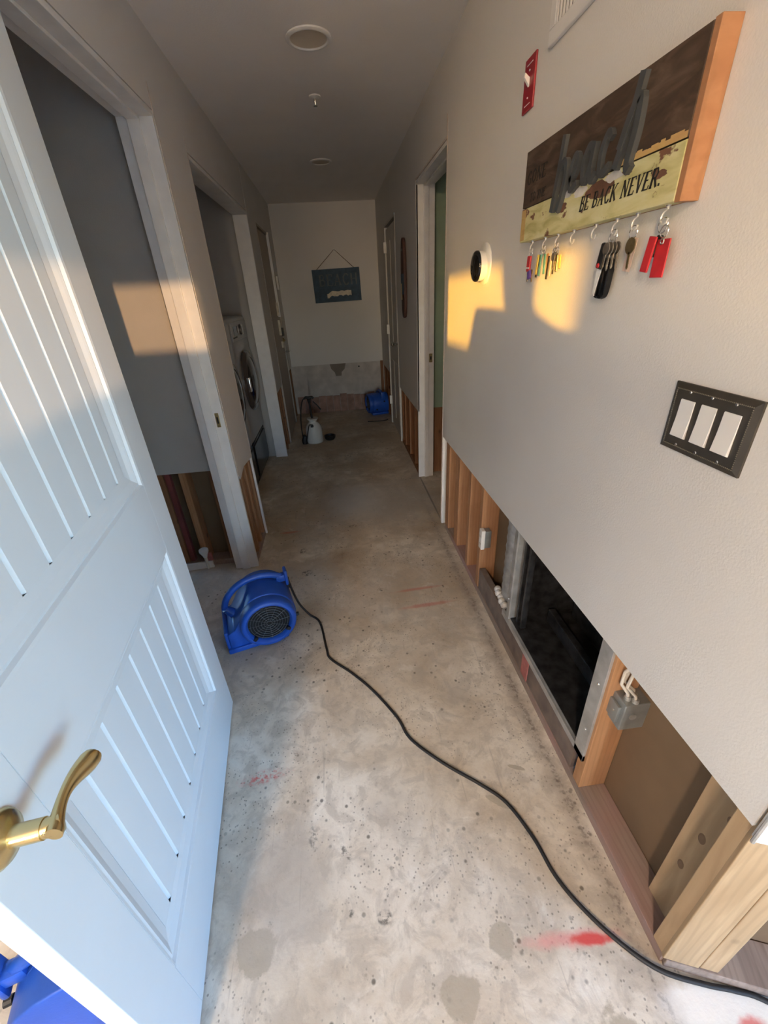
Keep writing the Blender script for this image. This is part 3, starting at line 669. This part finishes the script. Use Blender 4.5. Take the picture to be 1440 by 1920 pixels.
def lettering(name, parent, text, u0, v0, hgt, mat, f, slant=.18, depth=.0008, track=.06, base=0.0003, wide=1.0):
    u_ = u0
    for ch in text:
        wd, strokes = CAP[ch]
        if strokes:
            mb = MB()
            for p, th in strokes: mb.ribbon([(u_ + (x * wide + slant * y) * hgt, v0 + y * hgt) for x, y in p], th * hgt, base, base + depth, f)
            mb.build(name, mat, parent)
        u_ += (wd + track) * hgt * wide
    return u_
lettering('printed_letter', p2, 'BE BACK NEVER.', .337, .030, .028, M['ink'], sf, track=.10, wide=1.02)
lettering('printed_letter', p1, 'GONE', .016, .138, .030, M['ink'], sf, wide=1.35)
lettering('printed_letter', p1, 'TO THE', .048, .095, .020, M['ink'], sf, wide=1.2)
# cup hooks
HK = (1.406, 1.323, 1.248, 1.168, 1.072, .993, .927, .844)
for y in HK:
    pts = [(SX + .018, y, SZ0 + .002), (SX + .018, y, SZ0 - .006)]
    for k in range(9):
        a = R(80) - R(245) * k / 8; pts.append((SX + .018 - .0035 * k / 8, y + .0115 * math.cos(a), SZ0 - .0175 + .0115 * math.sin(a)))
    MB().tube(pts, .0021, 6).build('cup_hook', M['hook'], sg, smooth=True)
    MB().lathe([(.005, 0), (.004, -.002)], (SX + .018, y, SZ0), 'z', 10).build('hook_collar', M['chrome'], sg)

# ---- keys
ZH = SZ0 - .026          # bottom of the hook bowl
def ring(parent, y, z, r=.011, x=SX + .016): return MB().torus((x, y, z), r, .0011, 'x', 18, 6).build('key_ring', M['chrome'], parent, smooth=True)
def key(parent, x, y, z, ln, tilt, mat, head=.011):
    m = Matrix.Translation((x, y, z)) @ Matrix.Rotation(tilt, 4, 'X')
    a = MB().lathe([(0, -.0009), (head, -.0009), (head, .0009), (0, .0009)], (0, 0, -head), 'x', 16, False); a.xf(m); k_ = a.build('key_bow', mat, parent)
    pts = [(-.0009, -.0035, -head * 1.7), (-.0009, .0035, -head * 1.7), (-.0009, .0035, -ln + .004), (-.0009, 0, -ln), (-.0009, -.003, -ln + .004)]
    for i in range(5):
        zz = -ln + .008 + i * (ln - head * 2 - .012) / 5; pts += [(-.0009, -.0022, zz), (-.0009, -.0036, zz + .003)]
    MB().prism(pts, (.0018, 0, 0)).xf(m).build('key_blade', mat, k_)
def slab(name, parent, x, y, z, w_, h_, t_, tilt, mat, bev=.003):
    m = Matrix.Translation((x, y, z)) @ Matrix.Rotation(tilt, 4, 'X')
    return MB().box(-t_ / 2, t_ / 2, -w_ / 2, w_ / 2, -h_, 0).xf(m).build(name, mat, parent, bev)
k1 = thing('key_bunch', 'small red tag and purple charm on the hook nearest the thermostat', 'keys', (SX + .016, HK[0], ZH - .07), world=True, group='keys on the rack hooks')
ring(k1, HK[0], ZH - .006)
tg = slab('tag', k1, SX + .014, HK[0] + .002, ZH - .012, .022, .042, .007, .05, M['red'], .003)
slab('tag_stripe', tg, SX + .0102, HK[0] + .001, ZH - .042, .020, .004, .001, .05, M['white_pl'], 0)
slab('charm', k1, SX + .012, HK[0] - .008, ZH - .052, .020, .022, .006, -.3, M['purple'], .002)
key(k1, SX + .02, HK[0] + .010, ZH - .045, .038, .3, M['steel_key'], .008); key(k1, SX + .02, HK[0] - .006, ZH - .048, .036, -.2, M['bronze_key'], .008)
k2 = thing('key_bunch', 'bunch of keys with teal and yellow covers on the second hook', 'keys', (SX + .016, HK[1], ZH - .08), world=True, group='keys on the rack hooks')
ring(k2, HK[1], ZH - .004); ring(k2, HK[1] + .012, ZH - .010, .009)
for i, (mt, dy, tl) in enumerate((('yellow', .016, .12), ('teal', .006, .05), ('black', .022, .2), ('teal', -.006, -.06), ('stud_orange', -.018, -.10))):
    slab('key_cover', k2, SX + .010 + .003 * i, HK[1] + dy, ZH - .014, .010, .050 + .004 * (i % 3), .002, tl, M[mt], .0008)
k3 = thing('key_bunch', 'crowded bunch of brown and black keys on the third hook', 'keys', (SX + .016, HK[2], ZH - .085), world=True, group='keys on the rack hooks')
ring(k3, HK[2], ZH - .004, .012); ring(k3, HK[2] + .008, ZH - .014, .010); ring(k3, HK[2] - .008, ZH - .012, .009)
for i, (mt, dy, tl) in enumerate((('black', .014, .10), ('beige', .006, .12), ('black', -.001, .04), ('bronze_key', -.008, -.02), ('yellow', -.016, -.08))):
    slab('key_cover', k3, SX + .006 + .004 * i, HK[2] + dy, ZH - .022, .008, .056 - .006 * i, .0022, tl, M[mt], .0008)
key(k3, SX + .008, HK[2] - .004, ZH - .016, .04, -.15, M['steel_key'], .010); key(k3, SX + .024, HK[2] + .012, ZH - .016, .05, .2, M['bronze_key'], .010)
k4 = thing('car_keys', 'large black car fob with steel keys hanging beside the sun patch', 'keys', (SX + .016, HK[5], ZH - .12), world=True, group='keys on the rack hooks')
ring(k4, HK[5], ZH - .006, .013); ring(k4, HK[5] + .006, ZH - .020, .009)
fb = MB(); pr = []
for k in range(28):
    a = 2 * math.pi * k / 28; c, q = math.cos(a), math.sin(a); e_ = .55
    pr.append((abs(c) ** e_ * math.copysign(.0245, c), abs(q) ** e_ * math.copysign(.042, q)))
vs = []; fs = []
lay = ((-.0085, .80), (-.006, .96), (0, 1.0), (.006, .96), (.0085, .80))
for d_, s_ in lay: vs += [(d_, u_ * s_, v_ * s_) for u_, v_ in pr]
for i in range(4):
    for k in range(28): fs.append((i * 28 + k, i * 28 + (k + 1) % 28, i * 28 + 28 + (k + 1) % 28, i * 28 + 28 + k))
fs += [tuple(range(28)), tuple(range(4 * 28, 5 * 28))]
FM = Matrix.Translation((SX + .020, HK[5] + .016, ZH - .084)) @ Matrix.Rotation(R(6), 4, 'X')
fo = MB().add(vs, fs).xf(FM).build('fob', M['gloss_black'], k4, smooth=True)
MB().prism([(-.0095, .019, .024), (-.0095, .008, .026), (-.0095, .001, .018), (-.0095, .006, -.008), (-.0095, .010, -.036), (-.0095, .018, -.030)], (.002, 0, 0)).xf(FM).build('fob_trim', M['white_pl'], fo)
f2 = slab('alarm_remote', k4, SX + .010, HK[5] + .014, ZH - .016, .022, .050, .010, .22, M['black'], .004)
MB().lathe([(.005, 0), (.004, -.002)], (SX + .005, HK[5] + .022, ZH - .058), 'x', 12).build('red_button', M['red'], f2, smooth=True)
for i in range(4): key(k4, SX + .004 + .005 * i, HK[5] - .002 - .004 * i, ZH - .016, .050 + .004 * (i % 2), .12 - .10 * i, M['steel_key'], .012)
k5 = thing('key_bunch', 'brass key over a beige paper tag between the car fob and the red tags', 'keys', (SX + .016, HK[6], ZH - .08), world=True, group='keys on the rack hooks')
ring(k5, HK[6], ZH - .006, .012)
slab('paper_tag', k5, SX + .026, HK[6] + .008, ZH - .014, .024, .060, .0012, .14, M['beige'], 0)
key(k5, SX + .012, HK[6] - .004, ZH - .014, .056, -.04, M['bronze_key'], .015)
k6 = thing('key_tags', 'pair of large red key tags on the hook nearest the orange board end', 'keys', (SX + .016, HK[7], ZH - .09), world=True, group='keys on the rack hooks')
ring(k6, HK[7], ZH - .004, .012); ring(k6, HK[7] - .007, ZH - .014, .010)
slab('tag', k6, SX + .010, HK[7] + .010, ZH - .020, .020, .058, .004, .16, M['red'], .001)
slab('tag', k6, SX + .018, HK[7] - .010, ZH - .026, .034, .062, .003, .02, M['red'], .001)
slab('black_fob', k6, SX + .026, HK[7] + .014, ZH - .018, .014, .036, .006, .16, M['black'], .002)
key(k6, SX + .020, HK[7] + .014, ZH - .030, .050, .30, M['steel_key'], .009)
MB().torus((SX + .014, HK[7] - .010, ZH - .030), .004, .0014, 'x', 14, 6).build('eyelet', M['chrome'], k6, smooth=True)

# ---- thermostat
th = thing('thermostat', 'round black-faced thermostat on a white wall plate', 'thermostat', (XR, 1.882, 1.577), world=True)
MB().lathe([(.074, 0), (.074, -.004), (.070, -.007), (.0, -.007)], (XR, 1.882, 1.577), 'x', 40, False).build('wall_plate', M['white_pl'], th, smooth=True)
MB().lathe([(.048, -.006), (.053, -.012), (.054, -.032), (.055, -.036)], (XR, 1.882, 1.570), 'x', 40, False).build('dial_ring', M['white_pl'], th, smooth=True)
MB().lathe([(.0555, -.034), (.0555, -.040), (.051, -.046), (.036, -.050), (.0, -.052)], (XR, 1.882, 1.570), 'x', 40, False).build('face', M['gloss_black'], th, smooth=True)

# ---- red emergency switch
rs = thing('emergency_switch', 'red switch plate with white toggle high on the right wall', 'switch', (XR, 1.571, 1.95), world=True)
rp = box(XR - .006, XR, 1.535, 1.608, 1.947, 2.066).build('plate', M['red_plate'], rs, .002)
MB().prism([(XR - .006, 1.566, 2.000), (XR - .006, 1.566, 2.020), (XR - .020, 1.566, 2.030), (XR - .022, 1.566, 2.020)], (0, .010, 0)).build('toggle', M['white_pl'], rs, .001)
for z in (1.977, 2.036): MB().lathe([(.003, 0), (.0022, -.002)], (XR - .006, 1.571, z), 'x', 8).build('screw', M['chrome'], rp)
for z in (1.962, 2.050): box(XR - .0064, XR - .0058, 1.552, 1.592, z - .0012, z + .0012).build('printed_line', M['white_pl'], rp)

# ---- air grille
vg = thing('air_vent', 'white air grille at the top of the right wall', 'vent', (XR, 1.2, 2.03), world=True)
VY0, VY1, VZ0, VZ1 = .90, 1.452, 2.034, 2.40
box(XR - .004, XR, VY0 + .02, VY1 - .02, VZ0 + .02, VZ1 - .02).build('dark_backing', M['black'], vg)
for a in ((VY0, VY1, VZ0, VZ0 + .032), (VY0, VY1, VZ1 - .032, VZ1), (VY0, VY0 + .032, VZ0 + .032, VZ1 - .032), (VY1 - .032, VY1, VZ0 + .032, VZ1 - .032)):
    box(XR - .012, XR, *a).build('frame', M['trim'], vg, .003)
y = VY0 + .038
base = None
while y < VY1 - .036:
    if base is None: base = box(XR - .011, XR - .007, y, y + .0055, VZ0 + .03, VZ1 - .03).build('louvre', M['trim'], vg); yb = y
    else:
        c = base.copy(); COL.objects.link(c); c.location.y = base.location.y + y - yb
    y += .017

# ---- three-gang switch plate
sw = thing('light_switch_plate', 'dark bronze three-gang plate with white rocker switches', 'switch', (XR, .64, 1.2), world=True)
PY0, PY1, PZ0, PZ1 = .551, .729, 1.201, 1.325
pl = MB()
def frus(d0, d1, i0, i1):
    return [(XR - d0, PY0 + i0, PZ0 + i0), (XR - d0, PY1 - i0, PZ0 + i0), (XR - d0, PY1 - i0, PZ1 - i0), (XR - d0, PY0 + i0, PZ1 - i0), (XR - d1, PY0 + i1, PZ0 + i1), (XR - d1, PY1 - i1, PZ0 + i1), (XR - d1, PY1 - i1, PZ1 - i1), (XR - d1, PY0 + i1, PZ1 - i1)]
Q = [(0, 1, 5, 4), (1, 2, 6, 5), (2, 3, 7, 6), (3, 0, 4, 7)]
pl.add(frus(0, .004, 0, 0), Q + [(0, 3, 2, 1)]).add(frus(.004, .008, 0, .010), Q).add(frus(.008, .0072, .010, .012), Q + [(4, 5, 6, 7)])
pb = pl.build('plate', M['bronze'], sw)
mb = MB()
n_ = 46
for i in range(n_):
    yy = PY0 + .011 + (PY1 - PY0 - .022) * i / (n_ - 1)
    for zz in (PZ0 + .0105, PZ1 - .0105): mb.lathe([(0, 0), (.0014, -.0004), (0, -.0012)], (XR - .008, yy, zz), 'x', 6, False)
for i in range(1, 30):
    zz = PZ0 + .011 + (PZ1 - PZ0 - .022) * i / 30
    for yy in (PY0 + .0105, PY1 - .0105): mb.lathe([(0, 0), (.0014, -.0004), (0, -.0012)], (XR - .008, yy, zz), 'x', 6, False)
mb.build('beaded_edge', M['bronze_edge'], pb)
for k in range(3):
    yc = .640 + (k - 1) * .0475
    rk = MB().prism([(XR - .007, yc - .0165, 1.228), (XR - .0125, yc - .0165, 1.230), (XR - .0095, yc - .0165, 1.263), (XR - .0085, yc - .0165, 1.296), (XR - .007, yc - .0165, 1.298)], (0, .033, 0)).build('rocker', M['white_pl'], sw, .0012)
    for z in (1.214, 1.312): MB().lathe([(.0028, 0), (.002, -.0012)], (XR - .0073, yc, z), 'x', 10).build('screw', M['chrome'], pb)

# ---- ceiling fittings
for i, (x, y, r, lb) in enumerate(((.016, 2.492, .097, 'unlit round recessed ceiling light nearest the viewer'), (.03, 4.33, .088, 'unlit round recessed ceiling light far down the hall'))):
    o = thing('recessed_light', lb, 'ceiling light', (x, y, ZC), group='recessed ceiling lights')
    MB().lathe([(r, -.001), (r, -.006), (r - .008, -.011), (r - .016, -.010), (r - .020, -.004)], (0, 0, 0), 'z', 40, False).build('trim_ring', M['trim'], o, smooth=True)
    MB().lathe([(r - .019, -.005), (r - .030, -.0035), (r - .055, -.0015), (0, -.0008)], (0, 0, 0), 'z', 40, False).build('baffle', plain('warm_baffle', (.60, .52, .42), .55), o, smooth=True)
sp = thing('fire_sprinkler', 'small white fire sprinkler on the ceiling between the recessed lights', 'sprinkler', (.023, 3.077, ZC))
MB().lathe([(.032, 0), (.031, -.005), (.012, -.010)], (0, 0, 0), 'z', 24).build('escutcheon', M['trim'], sp, smooth=True)
MB().lathe([(.007, -.008), (.006, -.035), (.004, -.040)], (0, 0, 0), 'z', 12).build('stem', M['chrome'], sp, smooth=True)
MB().lathe([(.012, -.040), (.012, -.042)], (0, 0, 0), 'z', 16).build('deflector', M['chrome'], sp)

# ---- air movers
def make_air_mover(name, label):
    o = thing(name, label, 'fan', group='blue air movers')
    cx, cz, r = .02, .150, .136
    # scroll shell: round body running out tangentially to a flat outlet foot
    def scroll(rad, xl, ztop):
        p = []
        for k in range(26):
            a = R(-78) + R(200) * k / 25; p.append((cx + rad * math.cos(a), cz + rad * math.sin(a)))
        p += [(xl + .035, ztop), (xl, ztop - .012), (xl, .012), (xl + .015, 0), (cx + .06, 0)]
        return p
    body = MB().prism([(x, .055, z) for x, z in scroll(r, -.175, .125)], (0, .215, 0))
    body.build('housing', M['blue'], o, .010, smooth=True, seg=3)
    MB().lathe([(.118, .07), (.127, .062), (.130, .05), (.130, .018), (.126, .004), (.118, -.002), (.108, -.002), (.100, .006), (.097, .022)], (cx, 0, cz + .002), 'y', 48, False).build('intake_ring', M['blue'], o, smooth=True)
    MB().lathe([(.099, .020), (.0, .020)], (cx, 0, cz + .002), 'y', 40, False).build('intake_well', M['black'], o)
    gm = M.get('grille_wire') or M.setdefault('grille_wire', plain('grey_grille_wire', (.11, .11, .115), .4, .3))
    mb = MB()
    for k in range(7): mb.torus((cx, .012 - .004 * (1 - k / 6), cz + .002), .012 + .0125 * k, .0011, 'y', 36, 5)
    for k in range(12):
        a = R(30 * k); mb.cyl((cx + .012 * math.cos(a), .010, cz + .002 + .012 * math.sin(a)), (cx + .096 * math.cos(a), .014, cz + .002 + .096 * math.sin(a)), .0010, 5)
    mb.build('grille', gm, o)
    for k, a in enumerate((100, 220, 325)):
        c, q = math.cos(R(a)), math.sin(R(a)); MB().box(-.008, .008, -.005, .012, -.010, .010).xf(Matrix.Translation((cx + .099 * c, 0, cz + .002 + .099 * q)) @ Matrix.Rotation(-R(a - 90), 4, 'Y')).build('grille_clip', M['black'], o, .002)
    # outlet foot and mouth
    box(-.190, .10, .045, .275, 0, .030).build('foot', M['blue'], o, .008, smooth=True)
    box(-.190, -.172, .060, .262, .024, .122).build('outlet_mouth', M['blue'], o, .006)
    # carrying handle arching over the top with cord horns
    pts = []
    for k in range(19):
        a = R(172) - R(122) * k / 18; pts.append((cx - .01 + .178 * math.cos(a), .185, cz + .158 * math.sin(a)))
    h_ = MB().tube(pts, .0165, 10).build('handle', M['blue'], o, smooth=True)
    MB().box(.098, .150, .168, .205, .245, .285).xf(Matrix.Translation((.0, 0, .0))).build('cord_horn', M['blue'], h_, .008, smooth=True)
    box(.140, .156, .160, .213, .222, .310).build('cord_horn', M['blue'], h_, .007, smooth=True)
    MB().tube([(.10, .185, .262), (.07, .185, .215)], [.018, .022], 10).build('handle_post', M['blue'], h_, smooth=True)
    MB().tube([(-.165, .185, .172), (-.135, .185, .135)], [.018, .024], 10).build('handle_post', M['blue'], h_, smooth=True)
    for yy, zz in ((.09, .09), (.20, .19)): MB().lathe([(.010, 0), (.010, .016)], (cx + r - .004, yy, zz), 'x', 10).build('rubber_foot', M['black'], o)
    return o
FZ = R(16)
f1 = make_air_mover('air_mover', 'blue air mover on the floor beside the closet door frame')
f1.location = (-.452, 1.505, 0); f1.rotation_euler.z = FZ
f2_ = copy_tree(f1); f2_.location = (.36, 5.70, 0); f2_.rotation_euler.z = R(-78); f2_['label'] = 'small blue air mover in the far right corner of the hall'
f3_ = copy_tree(f1); f3_.location = (-.74, .62, 0); f3_.rotation_euler.z = R(196); f3_['label'] = 'blue air mover cut off at the lower left corner behind the white door'
# ---- black cord
cp = [(-.352, 1.716, .262), (-.344, 1.714, .20), (-.318, 1.705, .10), (-.275, 1.70, .022), (-.219, 1.645, .006), (-.184, 1.463, .006), (-.164, 1.394, .006), (-.069, 1.296, .006), (.017, 1.189, .006), (.10, 1.051, .006), (.137, .956, .006), (.235, .851, .006), (.343, .762, .006), (.41, .694, .006), (.454, .59, .006), (.475, .495, .006), (.512, .42, .006), (.57, .344, .006), (.637, .285, .006), (.725, .250, .006), (.786, .232, .006), (.849, .205, .006), (1.0, .10, .006), (1.3, -.1, .006)]
def smooth3(p, n=6):
    out = []
    for i in range(len(p) - 1):
        a, b_, c, d_ = p[max(i - 1, 0)], p[i], p[i + 1], p[min(i + 2, len(p) - 1)]
        for k in range(n):
            q = k / n; out.append(tuple(.5 * (2 * b_[j] + (c[j] - a[j]) * q + (2 * a[j] - 5 * b_[j] + 4 * c[j] - d_[j]) * q * q + (3 * b_[j] - a[j] - 3 * c[j] + d_[j]) * q ** 3) for j in range(3)))
    return out + [p[-1]]
tag(MB().tube(smooth3(cp), .0056, 10).build('power_cord', M['rubber'], smooth=True), 'long black power cord snaking over the concrete from the near air mover', 'cord')
tag(MB().tube(smooth3([(.60, 5.36, .006), (.56, 5.31, .006), (.46, 5.30, .006), (.33, 5.32, .006)]), .005, 8).build('power_cord', M['rubber'], smooth=True), 'short dark cord on the floor by the far air mover', 'cord')

# ---- pump sprayer
ps = thing('pump_sprayer', 'white pump sprayer with black handle and hose on the far floor', 'sprayer', (-.335, 4.66, 0))
tk = MB().lathe([(.070, 0), (.088, .006), (.092, .02), (.092, .15), (.088, .18), (.070, .215), (.046, .238), (.040, .25)], (0, 0, 0), 'z', 32).build('tank', M['poly'], ps, smooth=True)
MB().lathe([(.040, .25), (.062, .275), (.064, .283), (.036, .283)], (0, 0, 0), 'z', 28).build('funnel_top', M['poly'], ps, smooth=True)
MB().cyl((-.004, 0, .28), (-.012, 0, .46), .011, 12).build('pump_rod', M['black'], ps, smooth=True)
MB().tube([(-.062, 0, .50), (-.045, 0, .515), (-.012, 0, .508), (.025, 0, .515), (.04, 0, .50)], [.012, .015, .018, .015, .011], 10).build('pump_handle', M['black'], ps, smooth=True)
MB().tube([(-.012, 0, .455), (-.012, 0, .505)], [.015, .024], 12).build('handle_neck', M['black'], ps, smooth=True)
MB().lathe([(.016, 0), (.016, .02), (.009, .03)], (-.01, -.075, .20), 'z', 12).build('hose_fitting', M['black'], ps, smooth=True)
MB().tube(smooth3([(-.01, -.078, .225), (-.04, -.09, .225), (-.065, -.085, .14), (-.09, -.06, .05), (-.105, -.03, .03)]), .005, 8).build('hose', M['rubber'], ps, smooth=True)
MB().tube(smooth3([(-.13, -.02, .05), (-.135, -.01, .2), (-.115, 0, .38), (-.085, 0, .48), (-.06, 0, .505)]), .006, 8).build('hose', M['rubber'], ps, smooth=True)
MB().tube([(.03, -.01, .47), (.075, -.01, .42), (.105, -.01, .375)], [.006, .006, .009], 8).build('wand', M['rubber'], ps, smooth=True)
MB().tube([(-.115, -.03, .0), (-.118, -.03, .04), (-.110, -.03, .085), (-.125, -.02, .10)], [.03, .032, .026, .014], 10).build('spray_trigger', M['black'], ps, smooth=True)
bw = MB().lathe([(.045, 0), (.062, .02), (.066, .05), (.058, .052), (.050, .03), (.0, .022)], (-.165, 4.72, 0), 'z', 24, False)
bw = bw.build('black_bowl', M['black'], smooth=True); tag(bw, 'small black plastic bowl on the floor right of the white sprayer', 'bowl')

# ---- washer and dryer
def machine(name, label, y0, y1, cat):
    o = thing(name, label, cat, (-1.18, (y0 + y1) / 2, 0), group='laundry machines')
    yc = 0; hw = (y1 - y0) / 2 - .004; xf = .38; z0, z1 = .365, 1.375
    box(-.42, xf, -hw, hw, z0, z1).build('body', M['silver'], o, .03, smooth=True, seg=4)
    box(-.42, xf - .012, -hw, hw, .012, z0 - .006).build('pedestal', M['pedestal'], o, .012, smooth=True)
    box(xf - .012, xf - .002, -hw + .03, hw - .03, .05, z0 - .03).build('pedestal_drawer', M['pedestal'], o, .006)
    dz = .855
    MB().lathe([(.255, -.002), (.258, .016), (.240, .034), (.205, .040), (.195, .030)], (xf, 0, dz), 'x', 48, False).build('door_ring', M['chrome'] if False else plain('grey_door_ring', (.17, .15, .145), .22, .5), o, smooth=True)
    gl = MB().lathe([(.206, .034), (.16, .050), (.08, .060), (.0, .062)], (xf, 0, dz), 'x', 40, False).build('door_glass', M['glass_dark'], o, smooth=True)
    box(xf + .028, xf + .056, -.235, -.195, dz - .06, dz + .06).build('door_latch', M['chrome'], gl, .006, smooth=True)
    cpn = box(xf - .004, xf + .004, -hw + .03, hw - .03, 1.20, 1.345).build('control_panel', M['silver'], o, .006)
    MB().lathe([(.046, .002), (.044, .020), (.036, .026), (0, .027)], (xf, .02, 1.275), 'x', 28, False).build('dial', M['chrome'], cpn, smooth=True)
    box(xf + .003, xf + .006, -.24, -.08, 1.24, 1.31).build('display', M['gloss_black'], cpn, .003)
    box(xf + .002, xf + .007, -hw + .05, -hw + .20, 1.225, 1.235).build('drawer_gap', M['black'], cpn)
    return o
machine('washing_machine', 'silver front-load washer nearest in the laundry recess', 2.90, 3.585, 'washer')
machine('clothes_dryer', 'silver front-load dryer beyond the washer, next to the far jamb', 3.595, 4.280, 'dryer')

# ---- hanging sign on the end wall
hs_ = thing('hanging_beach_sign', 'blue wooden beach sign hanging from twine on the end wall', 'sign', (.10, YE - .01, 1.41), world=True)
SA = Matrix.Translation((.10, 0, 1.597)) @ Matrix.Rotation(R(-1.0), 4, 'Y') @ Matrix.Translation((-.10, 0, -1.597))
bd = box(-.197, .397, YE - .020, YE - .002, 1.412, 1.782).xf(SA).build('board', M['sign_blue'], hs_, .002)
def bf(u_, v_, d_): return tuple(SA @ Vector((-.197 + u_, YE - .020 - d_, 1.412 + v_)))
lettering('sign_letter', bd, 'BEACH', .075, .185, .125, M['sign_grey'], bf, slant=0, depth=.002, track=.10, wide=1.05)
rq = random.Random(4); up_, lo_ = [], []
for k in range(15):
    u_ = .16 + .31 * k / 14; up_.append((u_, .118 + rq.uniform(-.004, .010) - (.02 if k < 2 else 0))); lo_.append((u_, .072 + rq.uniform(-.012, .006) - (.015 if k < 2 else 0)))
MB().prism([bf(a, b_, .0005) for a, b_ in up_ + lo_[::-1]], (0, -.002, 0)).build('white_brush_mark', M['sign_white'], bd)
MB().tube([bf(.06, .366, -.005), (.10, YE - .006, 1.985), bf(.53, .366, -.005)], .0035, 6).build('twine', M['string'], hs_)
MB().cyl((.10, YE - .012, 1.985), (.10, YE, 1.985), .004, 8).build('nail', M['chrome'], hs_)

# ---- little surfboard on the right wall
sb = thing('decorative_surfboard', 'narrow dark decorative surfboard hung on the right wall past the doorway', 'decoration', (XR - .01, 3.87, 1.29), world=True)
pts = []
for k in range(41):
    a = 2 * math.pi * k / 40; v_ = math.cos(a); pts.append((XR - .03, 3.87 + .080 * math.copysign(abs(math.sin(a)) ** .8, math.sin(a)) * (1.0 - .12 * v_), 1.58 + .290 * v_))
sbb = MB().prism(pts[:-1], (.026, 0, 0)).build('board', M['board_red'], sb, .006, smooth=True)
box(XR - .0312, XR - .029, 3.80, 3.94, 1.47, 1.62).build('picture_band', M['sign_blue'], sbb)
box(XR - .0318, XR - .029, 3.895, 3.945, 1.43, 1.55).build('pale_band', plain('cream_band', (.70, .58, .36), .6), sbb)
box(XR - .0315, XR - .029, 3.83, 3.91, 1.78, 1.795).build('dark_band', M['black'], sbb)

# ---- scrap on the closet floor
tag(MB().prism([(-1.22, 2.262, .0), (-.905, 2.286, .0), (-.907, 2.286, .045), (-1.22, 2.262, .05)], (0, -.014, 0)).build('baseboard_offcut', M['trim'], bevel=.002), 'white baseboard offcut lying at the foot of the closet wall', 'board')
pv = thing('pipe_stub', 'white capped pipe stub with pinkish base at the foot of the closet framing', 'pipe', (-.93, 2.27, 0), world=True)
box(-.945, -.905, 2.292, 2.2995, .038, .10).build('pink_base', M['red_spray'], pv, .004)
MB().lathe([(.012, .085), (.016, .10), (.028, .125), (.028, .140), (.020, .146)], (-.940, 2.270, 0), 'z', 16).build('cap', M['white_pl'], pv, smooth=True)
MB().cyl((-.940, 2.270, 0), (-.940, 2.270, .09), .010, 12).build('pipe', M['cable'], pv, smooth=True)

# ---- warm fill lamp added on the entry ceiling, unseen behind the viewer
cl = thing('entry_fill_lamp', 'round warm flush lamp added unseen behind the viewer as fill light', 'ceiling light', (-.85, -1.75, ZC))
MB().lathe([(.17, 0), (.17, -.02), (.155, -.03)], (0, 0, 0), 'z', 32).build('base', M['chrome'], cl, smooth=True)
gm_, gt_, gb_ = new_mat('fill_lamp_glass'); gb_.inputs['Base Color'].default_value = (.9, .85, .75, 1); gb_.inputs['Emission Color'].default_value = (1.0, .74, .50, 1); gb_.inputs['Emission Strength'].default_value = 225.0
MB().lathe([(.155, -.022), (.15, -.05), (.12, -.085), (.06, -.105), (0, -.11)], (0, 0, 0), 'z', 32, False).build('shade', gm_, cl, smooth=True)

# ---- person whose shadow falls on the right wall (stands behind the viewer)
pe = thing('person', 'person in a dark shirt standing with raised forearms behind the viewer', 'person', (-.724, -1.2, 0))
me = bpy.data.meshes.new('body')
J = [((0, 0, .95), .14), ((0, 0, 1.15), .13), ((0, 0, 1.35), .15), ((0, 0, 1.47), .065), ((0, .01, 1.54), .062), ((0, .02, 1.64), .085), ((0, .02, 1.74), .07),
     ((-.19, 0, 1.44), .07), ((-.23, .04, 1.12), .045), ((-.15, .26, 1.22), .035), ((-.10, .34, 1.28), .035),
     ((.19, 0, 1.40), .06), ((.23, .04, 1.12), .045), ((.15, .26, 1.22), .035), ((.10, .34, 1.28), .035),
     ((-.10, 0, .88), .09), ((-.11, .01, .48), .06), ((-.11, 0, .08), .045), ((-.12, .14, .03), .03),
     ((.10, 0, .88), .09), ((.11, .01, .48), .06), ((.11, 0, .08), .045), ((.12, .14, .03), .03)]
me.from_pydata([j[0] for j in J], [(0, 1), (1, 2), (2, 3), (3, 4), (4, 5), (5, 6), (2, 7), (7, 8), (8, 9), (9, 10), (2, 11), (11, 12), (12, 13), (13, 14), (0, 15), (15, 16), (16, 17), (17, 18), (0, 19), (19, 20), (20, 21), (21, 22)], [])
bo = bpy.data.objects.new('body', me); COL.objects.link(bo); bo.parent = pe; me.materials.append(M['cloth'])
bo.modifiers.new('skin', 'SKIN'); bo.modifiers.new('sub', 'SUBSURF').levels = 2
for i, v in enumerate(me.skin_vertices[0].data): v.radius = (J[i][1],) * 2; v.use_root = (i == 0)

for o in bpy.data.objects:
    if '_w' in o: del o['_w']
